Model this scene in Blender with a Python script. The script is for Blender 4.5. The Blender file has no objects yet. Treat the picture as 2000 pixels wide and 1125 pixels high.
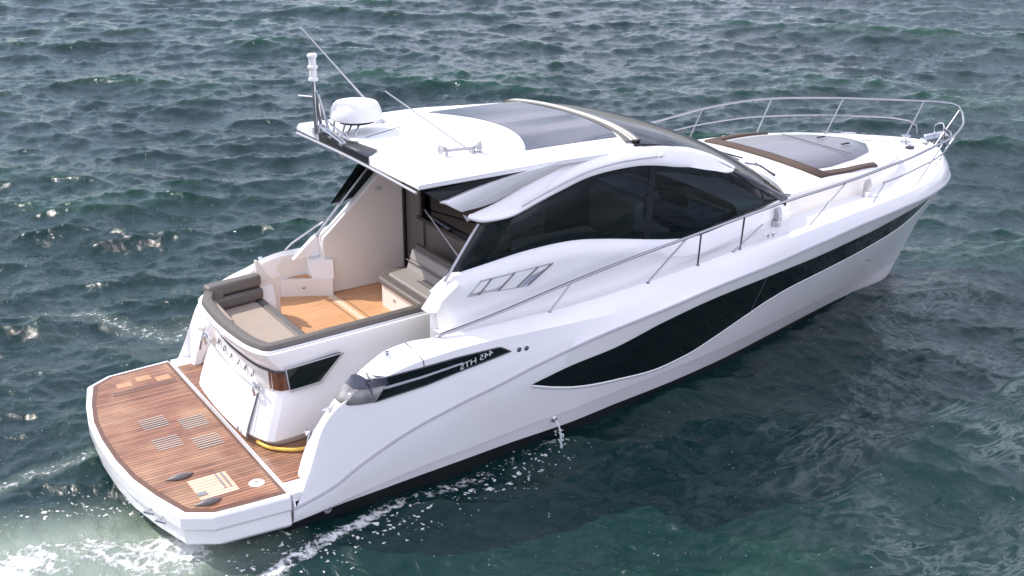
import bpy, bmesh, math, random
import numpy as np
from mathutils import Vector, Matrix
random.seed(7)
sc = bpy.context.scene
col = sc.collection
R = math.radians

# ------------------------------------------------------------------ camera
cam_d = bpy.data.cameras.new('camera'); cam = bpy.data.objects.new('camera', cam_d); col.objects.link(cam)
CAMPOS = (-2.658, -12.368, 7.062)
yaw, pitch, roll = R(56.8675), R(21.243), R(0.211)
fw = Vector((math.cos(yaw)*math.cos(pitch), math.sin(yaw)*math.cos(pitch), -math.sin(pitch)))
rt = Vector((math.sin(yaw), -math.cos(yaw), 0)); up = rt.cross(fw)
r2 = rt*math.cos(roll)+up*math.sin(roll); u2 = -rt*math.sin(roll)+up*math.cos(roll)
cam.matrix_world = Matrix(((r2.x, u2.x, -fw.x, CAMPOS[0]), (r2.y, u2.y, -fw.y, CAMPOS[1]), (r2.z, u2.z, -fw.z, CAMPOS[2]), (0, 0, 0, 1)))
cam_d.sensor_width = 36; cam_d.lens = 36*2320.8/2000
cam_d.clip_start = .1; cam_d.clip_end = 9000
sc.camera = cam

# ------------------------------------------------------------------ sun, sky, exposure
sun_v = Vector((-.40, .56, .74)).normalized()
el = math.asin(sun_v.z); az = math.atan2(sun_v.x, sun_v.y)
sd = bpy.data.lights.new('sun', 'SUN'); sd.energy = 3.0; sd.angle = R(.5); sd.color = (1, .95, .88)
so = bpy.data.objects.new('sun', sd); col.objects.link(so); so.rotation_euler = (-sun_v).to_track_quat('-Z', 'Y').to_euler()
so.location = (0, 0, 30)
w = bpy.data.worlds.new('World'); sc.world = w; w.use_nodes = True
nt = w.node_tree; N = nt.nodes; Lk = nt.links; N.clear()
out = N.new('ShaderNodeOutputWorld'); bg = N.new('ShaderNodeBackground'); bg.inputs[1].default_value = .105
sky = N.new('ShaderNodeTexSky'); sky.sky_type = 'NISHITA'; sky.sun_disc = False; sky.sun_elevation = el; sky.sun_rotation = az
sky.air_density = 1.0; sky.dust_density = 1.0
tc = N.new('ShaderNodeTexCoord'); mp = N.new('ShaderNodeMapping'); mp.inputs['Scale'].default_value = (1, 1, 4.5)
no = N.new('ShaderNodeTexNoise'); no.inputs['Scale'].default_value = 3.0; no.inputs['Detail'].default_value = 7; no.inputs['Roughness'].default_value = .55
cr = N.new('ShaderNodeValToRGB'); cr.color_ramp.elements[0].position = .34; cr.color_ramp.elements[1].position = .62
mx = N.new('ShaderNodeMix'); mx.data_type = 'RGBA'; mx.inputs['B'].default_value = (10.9, 10.9, 13.5, 1)
Lk.new(tc.outputs['Generated'], mp.inputs[0]); Lk.new(mp.outputs[0], no.inputs[0]); sp_ = N.new('ShaderNodeSeparateXYZ'); Lk.new(tc.outputs['Generated'], sp_.inputs[0])
ma = N.new('ShaderNodeMath'); ma.operation = 'MULTIPLY_ADD'; ma.inputs[1].default_value = -.09; Lk.new(sp_.outputs['Y'], ma.inputs[0]); Lk.new(no.outputs[0], ma.inputs[2])  # cloud thickened towards -Y, out of view, added to brighten the near hull side
Lk.new(ma.outputs[0], cr.inputs[0])
Lk.new(cr.outputs[0], mx.inputs['Factor']); Lk.new(sky.outputs[0], mx.inputs['A']); Lk.new(mx.outputs['Result'], bg.inputs[0]); Lk.new(bg.outputs[0], out.inputs[0])
sc.view_settings.view_transform = 'Standard'; sc.view_settings.look = 'None'; sc.view_settings.gamma = 1
sc.view_settings.exposure = 0.56

# ------------------------------------------------------------------ materials
def mat(name, base, rough=.5, metal=0, coat=0, noise=None, bump=None, spec=None):
    m = bpy.data.materials.new(name); m.use_nodes = True; t = m.node_tree; b = t.nodes['Principled BSDF']
    b.inputs['Base Color'].default_value = (*base, 1); b.inputs['Roughness'].default_value = rough; b.inputs['Metallic'].default_value = metal
    b.inputs['Coat Weight'].default_value = coat
    if spec is not None: b.inputs['Specular IOR Level'].default_value = spec
    tcn = t.nodes.new('ShaderNodeTexCoord')
    if noise:
        s, amt, col2 = noise
        n = t.nodes.new('ShaderNodeTexNoise'); n.inputs['Scale'].default_value = s; n.inputs['Detail'].default_value = 5
        x = t.nodes.new('ShaderNodeMix'); x.data_type = 'RGBA'; x.inputs['A'].default_value = (*base, 1); x.inputs['B'].default_value = (*col2, 1)
        mr = t.nodes.new('ShaderNodeMapRange'); mr.inputs['From Min'].default_value = .35; mr.inputs['From Max'].default_value = .7; mr.inputs['To Max'].default_value = amt
        t.links.new(tcn.outputs['Object'], n.inputs[0]); t.links.new(n.outputs[0], mr.inputs[0]); t.links.new(mr.outputs[0], x.inputs['Factor']); t.links.new(x.outputs['Result'], b.inputs['Base Color'])
    if bump:
        s, st = bump
        n = t.nodes.new('ShaderNodeTexNoise'); n.inputs['Scale'].default_value = s; n.inputs['Detail'].default_value = 4
        bp = t.nodes.new('ShaderNodeBump'); bp.inputs['Strength'].default_value = st; bp.inputs['Distance'].default_value = .01
        t.links.new(tcn.outputs['Object'], n.inputs[0]); t.links.new(n.outputs[0], bp.inputs['Height']); t.links.new(bp.outputs[0], b.inputs['Normal'])
    return m
M = {}
M['gel'] = mat('white_gelcoat', (.87, .865, .87), .2, coat=.2, noise=(1.1, .5, (.80, .79, .765)))
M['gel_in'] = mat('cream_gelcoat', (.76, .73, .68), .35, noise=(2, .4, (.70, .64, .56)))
M['nonskid'] = mat('nonskid_deck', (.80, .80, .79), .6, bump=(160, .25))
M['anti'] = mat('black_antifouling', (.012, .014, .016), .55)
M['rub'] = mat('grey_rub_rail', (.42, .42, .45), .35)
M['rub2'] = mat('dark_grey_rubber', (.16, .15, .15), .4)
M['groove'] = mat('dark_plum_groove', (.045, .035, .045), .5)
M['seam'] = mat('dark_seam', (.10, .10, .11), .5)
M['blackglass'] = mat('black_window_glass', (.004, .010, .010), .03, spec=.35)
M['aerial'] = mat('grey_fibreglass', (.55, .55, .57), .4)
M['steel'] = mat('stainless_steel', (.60, .60, .62), .16, metal=1)
M['rail'] = mat('polished_rail', (.38, .38, .39), .2, metal=1)
M['alu'] = mat('grey_metal', (.45, .45, .46), .35, metal=.8)
M['taupe'] = mat('taupe_vinyl', (.125, .11, .098), .5, noise=(6, .5, (.15, .135, .12)), bump=(220, .15))
M['cush'] = mat('beige_cushion', (.36, .30, .25), .7, noise=(4, .6, (.42, .32, .24)), bump=(240, .2))
M['cushg'] = mat('light_grey_cushion', (.31, .285, .26), .65, bump=(220, .2))
M['brownpad'] = mat('brown_woven_strip', (.085, .055, .042), .8, bump=(150, .4))
M['darkpanel'] = mat('dark_grey_panel', (.12, .11, .10), .35)
M['black'] = mat('black_gloss', (.01, .01, .012), .1)
M['white'] = mat('white_paint', (.82, .82, .82), .35)
M['plastic'] = mat('white_plastic', (.78, .78, .77), .4, bump=(90, .15))
M['wood'] = mat('varnished_wood', (.17, .055, .025), .25, coat=.5, noise=(14, .8, (.08, .03, .015)))
M['inter'] = mat('interior_beige', (.55, .50, .43), .6)
M['interd'] = mat('interior_dark', (.045, .05, .06), .5)
M['interm'] = mat('interior_grey', (.32, .36, .42), .5)
M['hose'] = mat('yellow_hose', (.85, .56, .10), .4)
M['lens'] = mat('clear_lens', (.38, .37, .36), .1, noise=(7, .9, (.12, .12, .13)))
M['red'] = mat('red_lens', (.5, .03, .02), .2)
M['text'] = mat('chrome_letters', (.72, .73, .72), .3, metal=.3)

def sunroof_mat(name, base, rough):
    m = mat(name, base, rough); return m
M['roofglass'] = sunroof_mat('tinted_roof_glass', (.02, .022, .03), .02)
M['roofglass'].node_tree.nodes['Principled BSDF'].inputs['IOR'].default_value = 1.6
M['screen'] = mat('windscreen_mesh_cover', (.03, .031, .036), .22, coat=.8)
M['padglass'] = mat('grey_sunpad_panel', (.20, .20, .22), .35, coat=.15)

def glass_tint(nm='tinted_side_glass', tc_=(.26, .34, .37), ior=1.5):
    m = bpy.data.materials.new(nm); m.use_nodes = True; t = m.node_tree; t.nodes.clear()
    o = t.nodes.new('ShaderNodeOutputMaterial'); tr = t.nodes.new('ShaderNodeBsdfTransparent'); tr.inputs[0].default_value = (*tc_, 1)
    gl = t.nodes.new('ShaderNodeBsdfGlossy'); gl.inputs['Roughness'].default_value = .02
    fr = t.nodes.new('ShaderNodeFresnel'); fr.inputs[0].default_value = ior; mxs = t.nodes.new('ShaderNodeMixShader')
    t.links.new(fr.outputs[0], mxs.inputs[0]); t.links.new(tr.outputs[0], mxs.inputs[1]); t.links.new(gl.outputs[0], mxs.inputs[2]); t.links.new(mxs.outputs[0], o.inputs[0])
    return m
M['glass'] = glass_tint()
M['screen'] = glass_tint('tinted_windscreen', (.14, .14, .15), 1.42)

def teak(name, c1, c2, caulk, pitch_, patch, rough=.45, cw=.08):
    m = bpy.data.materials.new(name); m.use_nodes = True; t = m.node_tree; b = t.nodes['Principled BSDF']; nd = t.nodes; lk = t.links
    tcn = nd.new('ShaderNodeTexCoord'); sx = nd.new('ShaderNodeSeparateXYZ'); lk.new(tcn.outputs['Object'], sx.inputs[0])
    def mth(op, a, bb):
        n = nd.new('ShaderNodeMath'); n.operation = op
        for i, v in enumerate((a, bb)):
            if v is None: continue
            if isinstance(v, (int, float)): n.inputs[i].default_value = v
            else: lk.new(v, n.inputs[i])
        return n.outputs[0]
    yy = mth('DIVIDE', sx.outputs['Y'], pitch_)
    fr = mth('FRACT', yy, None); fl = mth('FLOOR', yy, None)
    line = mth('LESS_THAN', fr, cw)
    wn = nd.new('ShaderNodeTexWhiteNoise'); wn.noise_dimensions = '1D'; lk.new(fl, wn.inputs['W'])
    mpn = nd.new('ShaderNodeMapping'); mpn.inputs['Scale'].default_value = (.9, 17, 1); lk.new(tcn.outputs['Object'], mpn.inputs[0])
    gr = nd.new('ShaderNodeTexNoise'); gr.inputs['Scale'].default_value = 1.6; gr.inputs['Detail'].default_value = 6; gr.inputs['Roughness'].default_value = .65; lk.new(mpn.outputs[0], gr.inputs[0])
    pn = nd.new('ShaderNodeTexNoise'); pn.inputs['Scale'].default_value = 1.7; pn.inputs['Detail'].default_value = 5; pn.inputs['Distortion'].default_value = .4
    lk.new(tcn.outputs['Object'], pn.inputs[0])
    grc = nd.new('ShaderNodeMapRange'); grc.inputs['From Min'].default_value = .32; grc.inputs['From Max'].default_value = .66; lk.new(gr.outputs[0], grc.inputs[0])
    f = mth('ADD', mth('MULTIPLY', wn.outputs[0], .38), mth('MULTIPLY', grc.outputs[0], .62))
    mxn = nd.new('ShaderNodeMix'); mxn.data_type = 'RGBA'; mxn.inputs['A'].default_value = (*c1, 1); mxn.inputs['B'].default_value = (*c2, 1); lk.new(f, mxn.inputs['Factor'])
    mr = nd.new('ShaderNodeMapRange'); mr.inputs['From Min'].default_value = .44; mr.inputs['From Max'].default_value = .72; lk.new(pn.outputs[0], mr.inputs[0]); mr.inputs['To Max'].default_value = .55
    m3 = nd.new('ShaderNodeMix'); m3.data_type = 'RGBA'; m3.inputs['B'].default_value = (*patch, 1); lk.new(mxn.outputs['Result'], m3.inputs['A']); lk.new(mr.outputs[0], m3.inputs['Factor'])
    m4 = nd.new('ShaderNodeMix'); m4.data_type = 'RGBA'; m4.inputs['B'].default_value = (*caulk, 1); lk.new(m3.outputs['Result'], m4.inputs['A']); lk.new(line, m4.inputs['Factor'])
    lk.new(m4.outputs['Result'], b.inputs['Base Color']); b.inputs['Roughness'].default_value = rough
    return m
M['teak'] = teak('weathered_teak', (.105, .043, .026), (.43, .20, .115), (.05, .028, .022), .058, (.54, .34, .20), cw=.14)
M['teakc'] = teak('golden_teak', (.50, .21, .075), (.68, .34, .14), (.80, .62, .42), .055, (.40, .17, .07), cw=.16)
M['teakl'] = teak('bleached_teak', (.58, .33, .20), (.78, .50, .34), (.88, .74, .60), .06, (.66, .40, .25), cw=.18)
M['teakd'] = mat('dark_teak_border', (.12, .062, .042), .5, noise=(12, .6, (.20, .10, .065)))

# ------------------------------------------------------------------ helpers
def tag(o, label=None, cat=None, group=None, kind=None):
    if label: o['label'] = label
    if cat: o['category'] = cat
    if group: o['group'] = group
    if kind: o['kind'] = kind
    return o
def obj(name, verts, faces, m, parent=None, smooth=True, edge=38):
    me = bpy.data.meshes.new(name); me.from_pydata([tuple(v) for v in verts], [], faces); me.update()
    bm = bmesh.new(); bm.from_mesh(me); bmesh.ops.remove_doubles(bm, verts=bm.verts, dist=1e-5); bmesh.ops.recalc_face_normals(bm, faces=bm.faces); bm.to_mesh(me); bm.free()
    me.materials.append(m)
    o = bpy.data.objects.new(name, me); col.objects.link(o)
    if smooth:
        me.shade_smooth()
        try: me.set_sharp_from_angle(angle=R(edge))
        except Exception: pass
    if parent is not None: o.parent = parent
    return o
def resample(pts, n, closed=False):
    p = [Vector(q) for q in pts]
    if len(p) == 1: return [p[0]]*n
    # catmull-rom through points, then even arclength
    P_ = []
    for i in range(len(p)-1):
        a = p[max(i-1, 0)]; b = p[i]; c = p[i+1]; d = p[min(i+2, len(p)-1)]
        for k in range(12):
            t = k/12
            P_.append(.5*((2*b)+(c-a)*t+(2*a-5*b+4*c-d)*t*t+(-a+3*b-3*c+d)*t**3))
    P_.append(p[-1]); return even(P_, n)
def even(p, n):
    p = [Vector(q) for q in p]; L = [0]
    for i in range(1, len(p)): L.append(L[-1]+(p[i]-p[i-1]).length)
    T = L[-1]; o = []; j = 0
    for k in range(n):
        s = T*k/(n-1)
        while j < len(L)-2 and L[j+1] < s: j += 1
        d = L[j+1]-L[j]; o.append(p[j].lerp(p[j+1], 0 if d < 1e-9 else min(1, (s-L[j])/d)))
    return o
def smoothc(pts, n): return resample(pts, n)
def mir(pts): return [(q[0], -q[1], q[2]) for q in pts]
def grid(rows):
    v = []; f = []; n = len(rows[0])
    for r in rows: v += [tuple(q) for q in r]
    for i in range(len(rows)-1):
        for j in range(n-1): f.append((i*n+j, i*n+j+1, (i+1)*n+j+1, (i+1)*n+j))
    return v, f
class MB:
    def __init__(s): s.v = []; s.f = []
    def add(s, v, f):
        o = len(s.v); s.v += [tuple(q) for q in v]; s.f += [tuple(i+o for i in g) for g in f]; return s
    def loft(s, rows, n=None, sm=True, both=False):
        if n: rows = [(resample(r, n) if sm else even(r, n)) for r in rows]
        v, f = grid(rows); s.add(v, f)
        if both: s.add([(q[0], -q[1], q[2]) for q in v], f)
        return s
    def box(s, c, d, rz=0, ry=0):
        v = [(x*d[0]/2, y*d[1]/2, z*d[2]/2) for x in (-1, 1) for y in (-1, 1) for z in (-1, 1)]
        mt = Matrix.Rotation(rz, 3, 'Z') @ Matrix.Rotation(ry, 3, 'Y')
        v = [tuple(mt @ Vector(q)+Vector(c)) for q in v]
        return s.add(v, [(0, 1, 3, 2), (4, 6, 7, 5), (0, 4, 5, 1), (2, 3, 7, 6), (0, 2, 6, 4), (1, 5, 7, 3)])
    def prism(s, pts, d):
        p = [Vector(q) for q in pts]; d = Vector(d); n = len(p)
        v = p+[q+d for q in p]
        return s.add(v, [tuple(range(n)), tuple(range(2*n-1, n-1, -1))]+[(i, (i+1) % n, n+(i+1) % n, n+i) for i in range(n)])
    def tube(s, pts, r, n=8, sm=0, cap=True):
        p = resample(pts, sm) if sm else [Vector(q) for q in pts]
        rr = r if isinstance(r, (list, tuple)) else [r]*len(p)
        rings = []; ref = None
        for i, q in enumerate(p):
            t = (p[min(i+1, len(p)-1)]-p[max(i-1, 0)]).normalized()
            if ref is None: ref = t.cross(Vector((0, 0, 1)) if abs(t.z) < .9 else Vector((1, 0, 0))).normalized()
            a = (ref-t*ref.dot(t)).normalized(); ref = a; b = t.cross(a)
            rings.append([q+(a*math.cos(k*2*math.pi/n)+b*math.sin(k*2*math.pi/n))*rr[min(i, len(rr)-1)] for k in range(n)])
        v = [q for g in rings for q in g]; f = []
        for i in range(len(rings)-1):
            for k in range(n): f.append((i*n+k, i*n+(k+1) % n, (i+1)*n+(k+1) % n, (i+1)*n+k))
        if cap: f.append(tuple(range(n))); f.append(tuple((len(rings)-1)*n+k for k in reversed(range(n))))
        return s.add(v, f)
    def lathe(s, c, prof, n=28, axis=(0, 0, 1)):
        q = Vector((0, 0, 1)).rotation_difference(Vector(axis)); c = Vector(c); v = []; f = []
        for r, z in prof:
            for k in range(n): v.append(c+q @ Vector((r*math.cos(2*math.pi*k/n), r*math.sin(2*math.pi*k/n), z)))
        for i in range(len(prof)-1):
            for k in range(n): f.append((i*n+k, i*n+(k+1) % n, (i+1)*n+(k+1) % n, (i+1)*n+k))
        f.append(tuple(reversed(range(n)))); f.append(tuple((len(prof)-1)*n+k for k in range(n)))
        return s.add(v, f)
    def o(s, name, m, parent=None, smooth=True, edge=38): return obj(name, s.v, s.f, m, parent, smooth, edge)
def bevel(o, w_=.01, seg=3):
    b = o.modifiers.new('bevel', 'BEVEL'); b.width = w_; b.segments = seg; b.limit_method = 'ANGLE'; b.angle_limit = R(35); return o
def solid(o, t, off=-1):
    b = o.modifiers.new('solid', 'SOLIDIFY'); b.thickness = t; b.offset = off; return o
def itp(xs, ys): return lambda x: float(np.interp(x, xs, ys))
def sitp(tab):
    # smooth (pchip-like) interpolation through table of (x, value)
    xs = np.array([a for a, b in tab], float); ys = np.array([b for a, b in tab], float)
    d = np.diff(ys)/np.diff(xs); m_ = np.zeros(len(xs)); m_[0] = d[0]; m_[-1] = d[-1]
    for i in range(1, len(xs)-1):
        m_[i] = 0 if d[i-1]*d[i] <= 0 else 2*d[i-1]*d[i]/(d[i-1]+d[i])
    def f(x):
        x = min(max(x, xs[0]), xs[-1]); i = min(max(int(np.searchsorted(xs, x))-1, 0), len(xs)-2)
        h = xs[i+1]-xs[i]; t = (x-xs[i])/h
        return float((1+2*t)*(1-t)**2*ys[i]+t*(1-t)**2*h*m_[i]+t*t*(3-2*t)*ys[i+1]+t*t*(t-1)*h*m_[i+1])
    return f

# ------------------------------------------------------------------ hull lines (metres; bow +X, near side -Y, water z=0)
BY = sitp([(0, 1.95), (1.35, 2.03), (4, 2.1), (7, 2.16), (9, 2.14), (10, 2.08), (11, 1.92), (12, 1.58), (12.8, 1.12), (13.4, .62), (13.7, .28), (13.85, 0)])
GY = sitp([(0, 1.6), (1.35, 1.7), (4, 1.8), (6, 1.9), (9, 2.0), (10.08, 1.94), (11.3, 1.67), (12.42, 1.12), (13.1, .62), (13.44, .3), (13.62, 0)])
WY = sitp([(0, 1.9), (1.35, 1.93), (2.1, 1.92), (2.8, 1.89), (3.5, 1.85), (4.26, 1.79), (5.05, 1.75), (5.92, 1.64), (6.86, 1.53), (7.93, 1.35), (9.2, 1.05), (10.67, .66), (12.0, .30), (12.7, .13), (13.05, 0)])
bootz = sitp([(1.35, .10), (2.1, .15), (3.4, .17), (4.9, .16), (8.5, .14), (11.0, .08), (12.4, -.04), (13.05, -.12)])
rubz = sitp([(1.35, .33), (1.8, .46), (2.1, .62), (2.73, .88), (3.38, 1.05), (3.9, 1.16), (4.4, 1.28), (5.3, 1.45), (6.34, 1.59), (7.07, 1.7), (7.94, 1.8), (8.87, 1.93), (9.9, 2.05), (10.9, 2.09), (11.8, 2.07), (12.8, 2.0), (13.4, 1.94), (13.85, 1.9)])
tz = sitp([(1.62, .5), (1.64, .76), (1.68, .98), (1.8, 1.22), (1.96, 1.36), (2.2, 1.48), (2.52, 1.57), (2.93, 1.65), (3.64, 1.69), (4.31, 1.68), (4.81, 1.665), (5.53, 1.65), (6.4, 1.64), (7, 1.77), (8, 1.96), (9, 2.1), (10, 2.19), (11, 2.2), (12, 2.17), (13, 2.1), (13.8, 2.03)])
gz = sitp([(1.55, .5), (1.61, .7), (1.7, .91), (1.87, 1.15), (2.02, 1.33), (2.29, 1.55), (2.45, 1.66), (2.64, 1.75), (2.95, 1.79), (3.24, 1.77), (3.93, 1.76), (4.78, 1.77), (6.16, 1.87), (6.94, 1.96), (7.55, 2.04), (8.8, 2.16), (10.07, 2.23), (11.33, 2.26), (12.42, 2.27), (13.44, 2.24), (13.65, 2.23)])
NS = 220
def ts(n=NS): return [(.5-.5*math.cos(math.pi*k/(n-1)))*.35+.65*((k/(n-1))**1.25) for k in range(n)]
def line(x0, x1, fy, fz): return [Vector((x0+(x1-x0)*t, -fy(x0+(x1-x0)*t), fz(x0+(x1-x0)*t))) for t in TS]
TS = ts()
mixl = lambda a, b, k, dy=0, dz=0: [p.lerp(q, k)+Vector((0, -dy, dz)) for p, q in zip(a, b)]
L0 = line(1.35, 13.05, WY, bootz)
L2 = line(1.35, 13.85, BY, rubz)
def fade(x): return max(0, min(1, (x-6.4)/1.6))
L3 = [Vector((x, -max(0, BY(x)-.06*(1-fade(x))-.03*fade(x)-(0 if x < 13 else .1*(x-13))), max(tz(x), rubz(x)+.05))) for x in [1.62+(13.78-1.62)*t for t in TS]]
L5 = line(1.55, 13.62, GY, gz)
L4 = []
for p, q in zip(L3, L5):
    k = fade(p.x); a = p.lerp(q, .82); a.z = max(p.z, q.z)-.012 if k == 0 else a.z
    b = p.lerp(q, .55); b.z += .05
    L4.append((p.lerp(q, .85)+Vector((0, 0, .004))).lerp(b, k))
L1 = mixl(L0, L2, .2, .02, 0)
L1b = mixl(L0, L2, .2, .045, -.0)
L0 = [Vector(p) for p in L0]
L6 = [q+Vector((0, .05*min(1, -q.y/.1), -.05)) for q in L5]
yacht = bpy.data.objects.new('motor_yacht', None); col.objects.link(yacht); yacht.location = (0, 0, 0)
tag(yacht, 'white hardtop motor yacht with teak swim platform, black hull windows and bow rail', 'motor yacht')
Y = yacht

hb = MB()
for s in (1, -1):
    rows = [L0, L1, L1b, mixl(L1b, L2, .35, .012), mixl(L1b, L2, .7, .012), L2]
    f_ = lambda r: [Vector((p.x, p.y*s, p.z)) for p in r]
    v, f = grid([f_(r) for r in rows]); hb.add(v, f)
    v, f = grid([f_(r) for r in (L2, mixl(L2, L3, .5), L3)]); hb.add(v, f)
    v, f = grid([f_(r) for r in (L3, mixl(L3, L4, .5, .012, .008), L4, L5, L6, [q+Vector((0, .01, -.25)) if q.x < 3.4 else q+Vector((0, .02, -.03)) for q in L6])]); hb.add(v, f)
# horn inner and aft closure
hull = hb.o('hull', M['gel'], Y, edge=24)
# antifouling: goes inward from the boot line
ab = MB()
for s in (1, -1):
    r0 = [Vector((p.x, p.y*s, p.z)) for p in L0]
    r1 = [Vector((p.x-.01, (p.y+.05)*s if p.y < -.05 else 0, p.z-.06)) for p in L0]
    r2_ = [Vector((p.x-.25*TS[i]**3, p.y*.90*s, p.z-.42)) for i, p in enumerate(L0)]
    r3 = [Vector((p.x-.8*TS[i]**3, 0, -1.0)) for i, p in enumerate(L0)]
    v, f = grid([r0, r1, r2_, r3]); ab.add(v, f)
ab.add([(1.35, -1.93, .1), (1.35, 1.93, .1), (1.35, 1.6, -.6), (1.35, 0, -1), (1.35, -1.6, -.6)], [(0, 1, 2, 3, 4)])
ab.o('antifouling_bottom', M['anti'], Y)
# rub rail bead
for s in (1, -1):
    i0 = 0
    pts = [Vector((p.x, (p.y-.006)*s, p.z)) for p in L2[i0::2]]
    MB().tube(pts, .015, 6).o('rub_rail', M['rub'], Y)
# hull stern closing plates (under the platform joint)
MB().prism([(1.36, -2.03, .33), (1.36, -1.93, .1), (1.36, 1.93, .1), (1.36, 2.03, .33), (1.36, 1.98, .5), (1.36, -1.98, .5)], (.02, 0, 0)).o('stern_panel', M['gel'], Y)

# hull windows
def hside(x, k):   # point on topside between boot and rub lines; k = z
    z0, z1 = bootz(x*13.05/13.85), rubz(x); y0, y1 = WY(min(13.05, x)), BY(x)
    t = (k-z0)/max(.01, z1-z0); t = max(0, min(1, t))
    return y0+(y1-y0)*t
wtop = sitp([(4.36, 1.02), (4.93, 1.13), (5.54, 1.2), (6.3, 1.38), (7.12, 1.52), (8.03, 1.61), (9.02, 1.69), (10.1, 1.8), (11.08, 1.92), (11.5, 1.95), (11.72, 1.965)])
wbot = sitp([(4.36, 1.01), (4.68, .89), (5.1, .77), (5.7, .67), (6.44, .59), (7.0, .655), (7.47, .81), (7.89, .98), (8.35, 1.15), (8.78, 1.25), (9.54, 1.335), (10.48, 1.45), (11.3, 1.60), (11.6, 1.74), (11.72, 1.955)])
# sample actual hull surface for y at (x,z)
import mathutils
from mathutils.bvhtree import BVHTree
hme = hull.data
bvh = BVHTree.FromPolygons([v.co for v in hme.vertices], [list(p.vertices) for p in hme.polygons])
def hully(x, z, s=-1):
    h = bvh.ray_cast(Vector((x, 6*s, z)), Vector((0, -s, 0)))
    return (h[0].y if h[0] is not None else s*BY(x))
for s in (-1, 1):
    xs = [4.36+(11.72-4.36)*(1-(1-k/100)**1.3) for k in range(101)]
    fr = MB(); gl = MB()
    def surf(x, z, off): return (x, hully(x, z, s)+s*off, z)
    rows = []
    for j in range(7):
        rows.append([surf(x, wbot(x)+(wtop(x)-wbot(x))*j/6, .006) for x in xs])
    gl.loft(rows); g = gl.o('hull_window', M['blackglass'], Y)
    if s == -1:
        fl = MB()
        lower = [surf(x, wbot(x)-.035, .012) for x in xs]; mid_ = [surf(x, wbot(x)-.012, .014) for x in xs]; inn = [surf(x, wbot(x)+.002, .003) for x in xs]; outr = [surf(x, wbot(x)-.05, .0) for x in xs]
        fl.loft([outr, lower, mid_, inn]); fl.o('window_frame', M['gel'], g)
        for x in (8.0, 10.9):
            MB().loft([[surf(x, wbot(x)+(wtop(x)-wbot(x))*t/5, .010) for t in range(6)], [surf(x+.02, wbot(x+.02)+(wtop(x+.02)-wbot(x+.02))*t/5, .010) for t in range(6)]]).o('pane_joint', M['seam'], g)

# ------------------------------------------------------------------ main deck
def deckz(x): return gz(x)-.09
db = MB(); rows = []
xs = [3.44+(13.55-3.44)*k/80 for k in range(81)]
for x in xs:
    g = GY(x)-.05; g = max(g, .01)
    if x < 8.4: rows.append([Vector((x, -g+(g-1.3)*t/4, deckz(x)+.0*t)) for t in range(5)])
    else: rows.append([Vector((x, -g+(g-0)*t/4, deckz(x)+.03*math.sin(math.pi/2*t/4))) for t in range(5)])
v, f = grid(rows); db.add(v, f)
far_r = [r for r in rows if r[0].x > 4.66]; v, f = grid(far_r); db.add([(q[0], -q[1], q[2]) for q in v], f)
far_r = [[Vector((r[0].x, r[0].y+( -1.60-r[0].y)*t/4, r[0].z)) for t in range(5)] for r in rows if 3.3 < r[0].x < 4.8]; v, f = grid(far_r); db.add([(q[0], -q[1], q[2]) for q in v], f)
db.o('side_deck', M['nonskid'], Y)

# foredeck trunk
tb = MB(); rows = []
trx = [8.0, 8.73, 9.48, 10.1, 10.6, 11.2, 11.7, 12.1, 12.35, 12.5]
trb = sitp(list(zip(trx, [1.50, 1.49, 1.45, 1.42, 1.36, 1.2, .98, .7, .42, .05])))
trt = sitp(list(zip(trx, [2.42, 2.42, 2.44, 2.46, 2.46, 2.44, 2.41, 2.36, 2.3, 2.21])))
for k in range(61):
    x = 8.0+4.5*(1-(1-k/60)**1.4)
    b = trb(x); t_ = trt(x); dz = deckz(x)-.01
    rows.append([Vector((x, -b, dz)), Vector((x, -b+.03*min(1, b), dz+(t_-dz)*.6)), Vector((x, -b+.07*min(1, b), dz+(t_-dz)*.9)), Vector((x, -b+.14*min(1, b), t_)), Vector((x, -b*.6, t_+.03)), Vector((x, -b*.3, t_+.045)), Vector((x, 0, t_+.05))])
v, f = grid(rows); tb.add(v, f); tb.add([(q[0], -q[1], q[2]) for q in v], f)
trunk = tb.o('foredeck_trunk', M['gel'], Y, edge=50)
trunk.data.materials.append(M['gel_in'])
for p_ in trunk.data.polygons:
    if abs(p_.normal.z) < .45: p_.material_index = 1  # steep trunk faces go cream: their shade is put into the colour
tbv = BVHTree.FromPolygons([v.co for v in trunk.data.vertices], [list(p.vertices) for p in trunk.data.polygons])
def top_of(x, y, bv=None, d=2.3):
    h = (bv or tbv).ray_cast(Vector((x, y, 6)), Vector((0, 0, -1))); return h[0].z if h[0] is not None else d
def drape(name, outline, m, off, th, parent, nsub=1):
    # outline polygon (x,y) draped on the trunk as a slab
    bm = bmesh.new(); vs = [bm.verts.new((x, y, top_of(x, y)+off)) for x, y in outline]
    fc = bm.faces.new(vs); bmesh.ops.triangulate(bm, faces=[fc]); bmesh.ops.subdivide_edges(bm, edges=bm.edges, cuts=nsub, use_grid_fill=True)
    for q in bm.verts: q.co.z = top_of(q.co.x, q.co.y)+off
    me = bpy.data.meshes.new(name); bmesh.ops.recalc_face_normals(bm, faces=bm.faces)
    if sum(f.normal.z for f in bm.faces) < 0: bmesh.ops.reverse_faces(bm, faces=bm.faces)
    bm.to_mesh(me); bm.free(); me.materials.append(m); me.shade_smooth()
    o = bpy.data.objects.new(name, me); col.objects.link(o); o.parent = parent; solid(o, th, -1); return o
ol = [(10.35, .62), (10.9, .66), (11.45, .62), (11.75, .42), (11.85, 0), (11.75, -.42), (11.45, -.62), (10.9, -.66), (10.35, -.62)]
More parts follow.
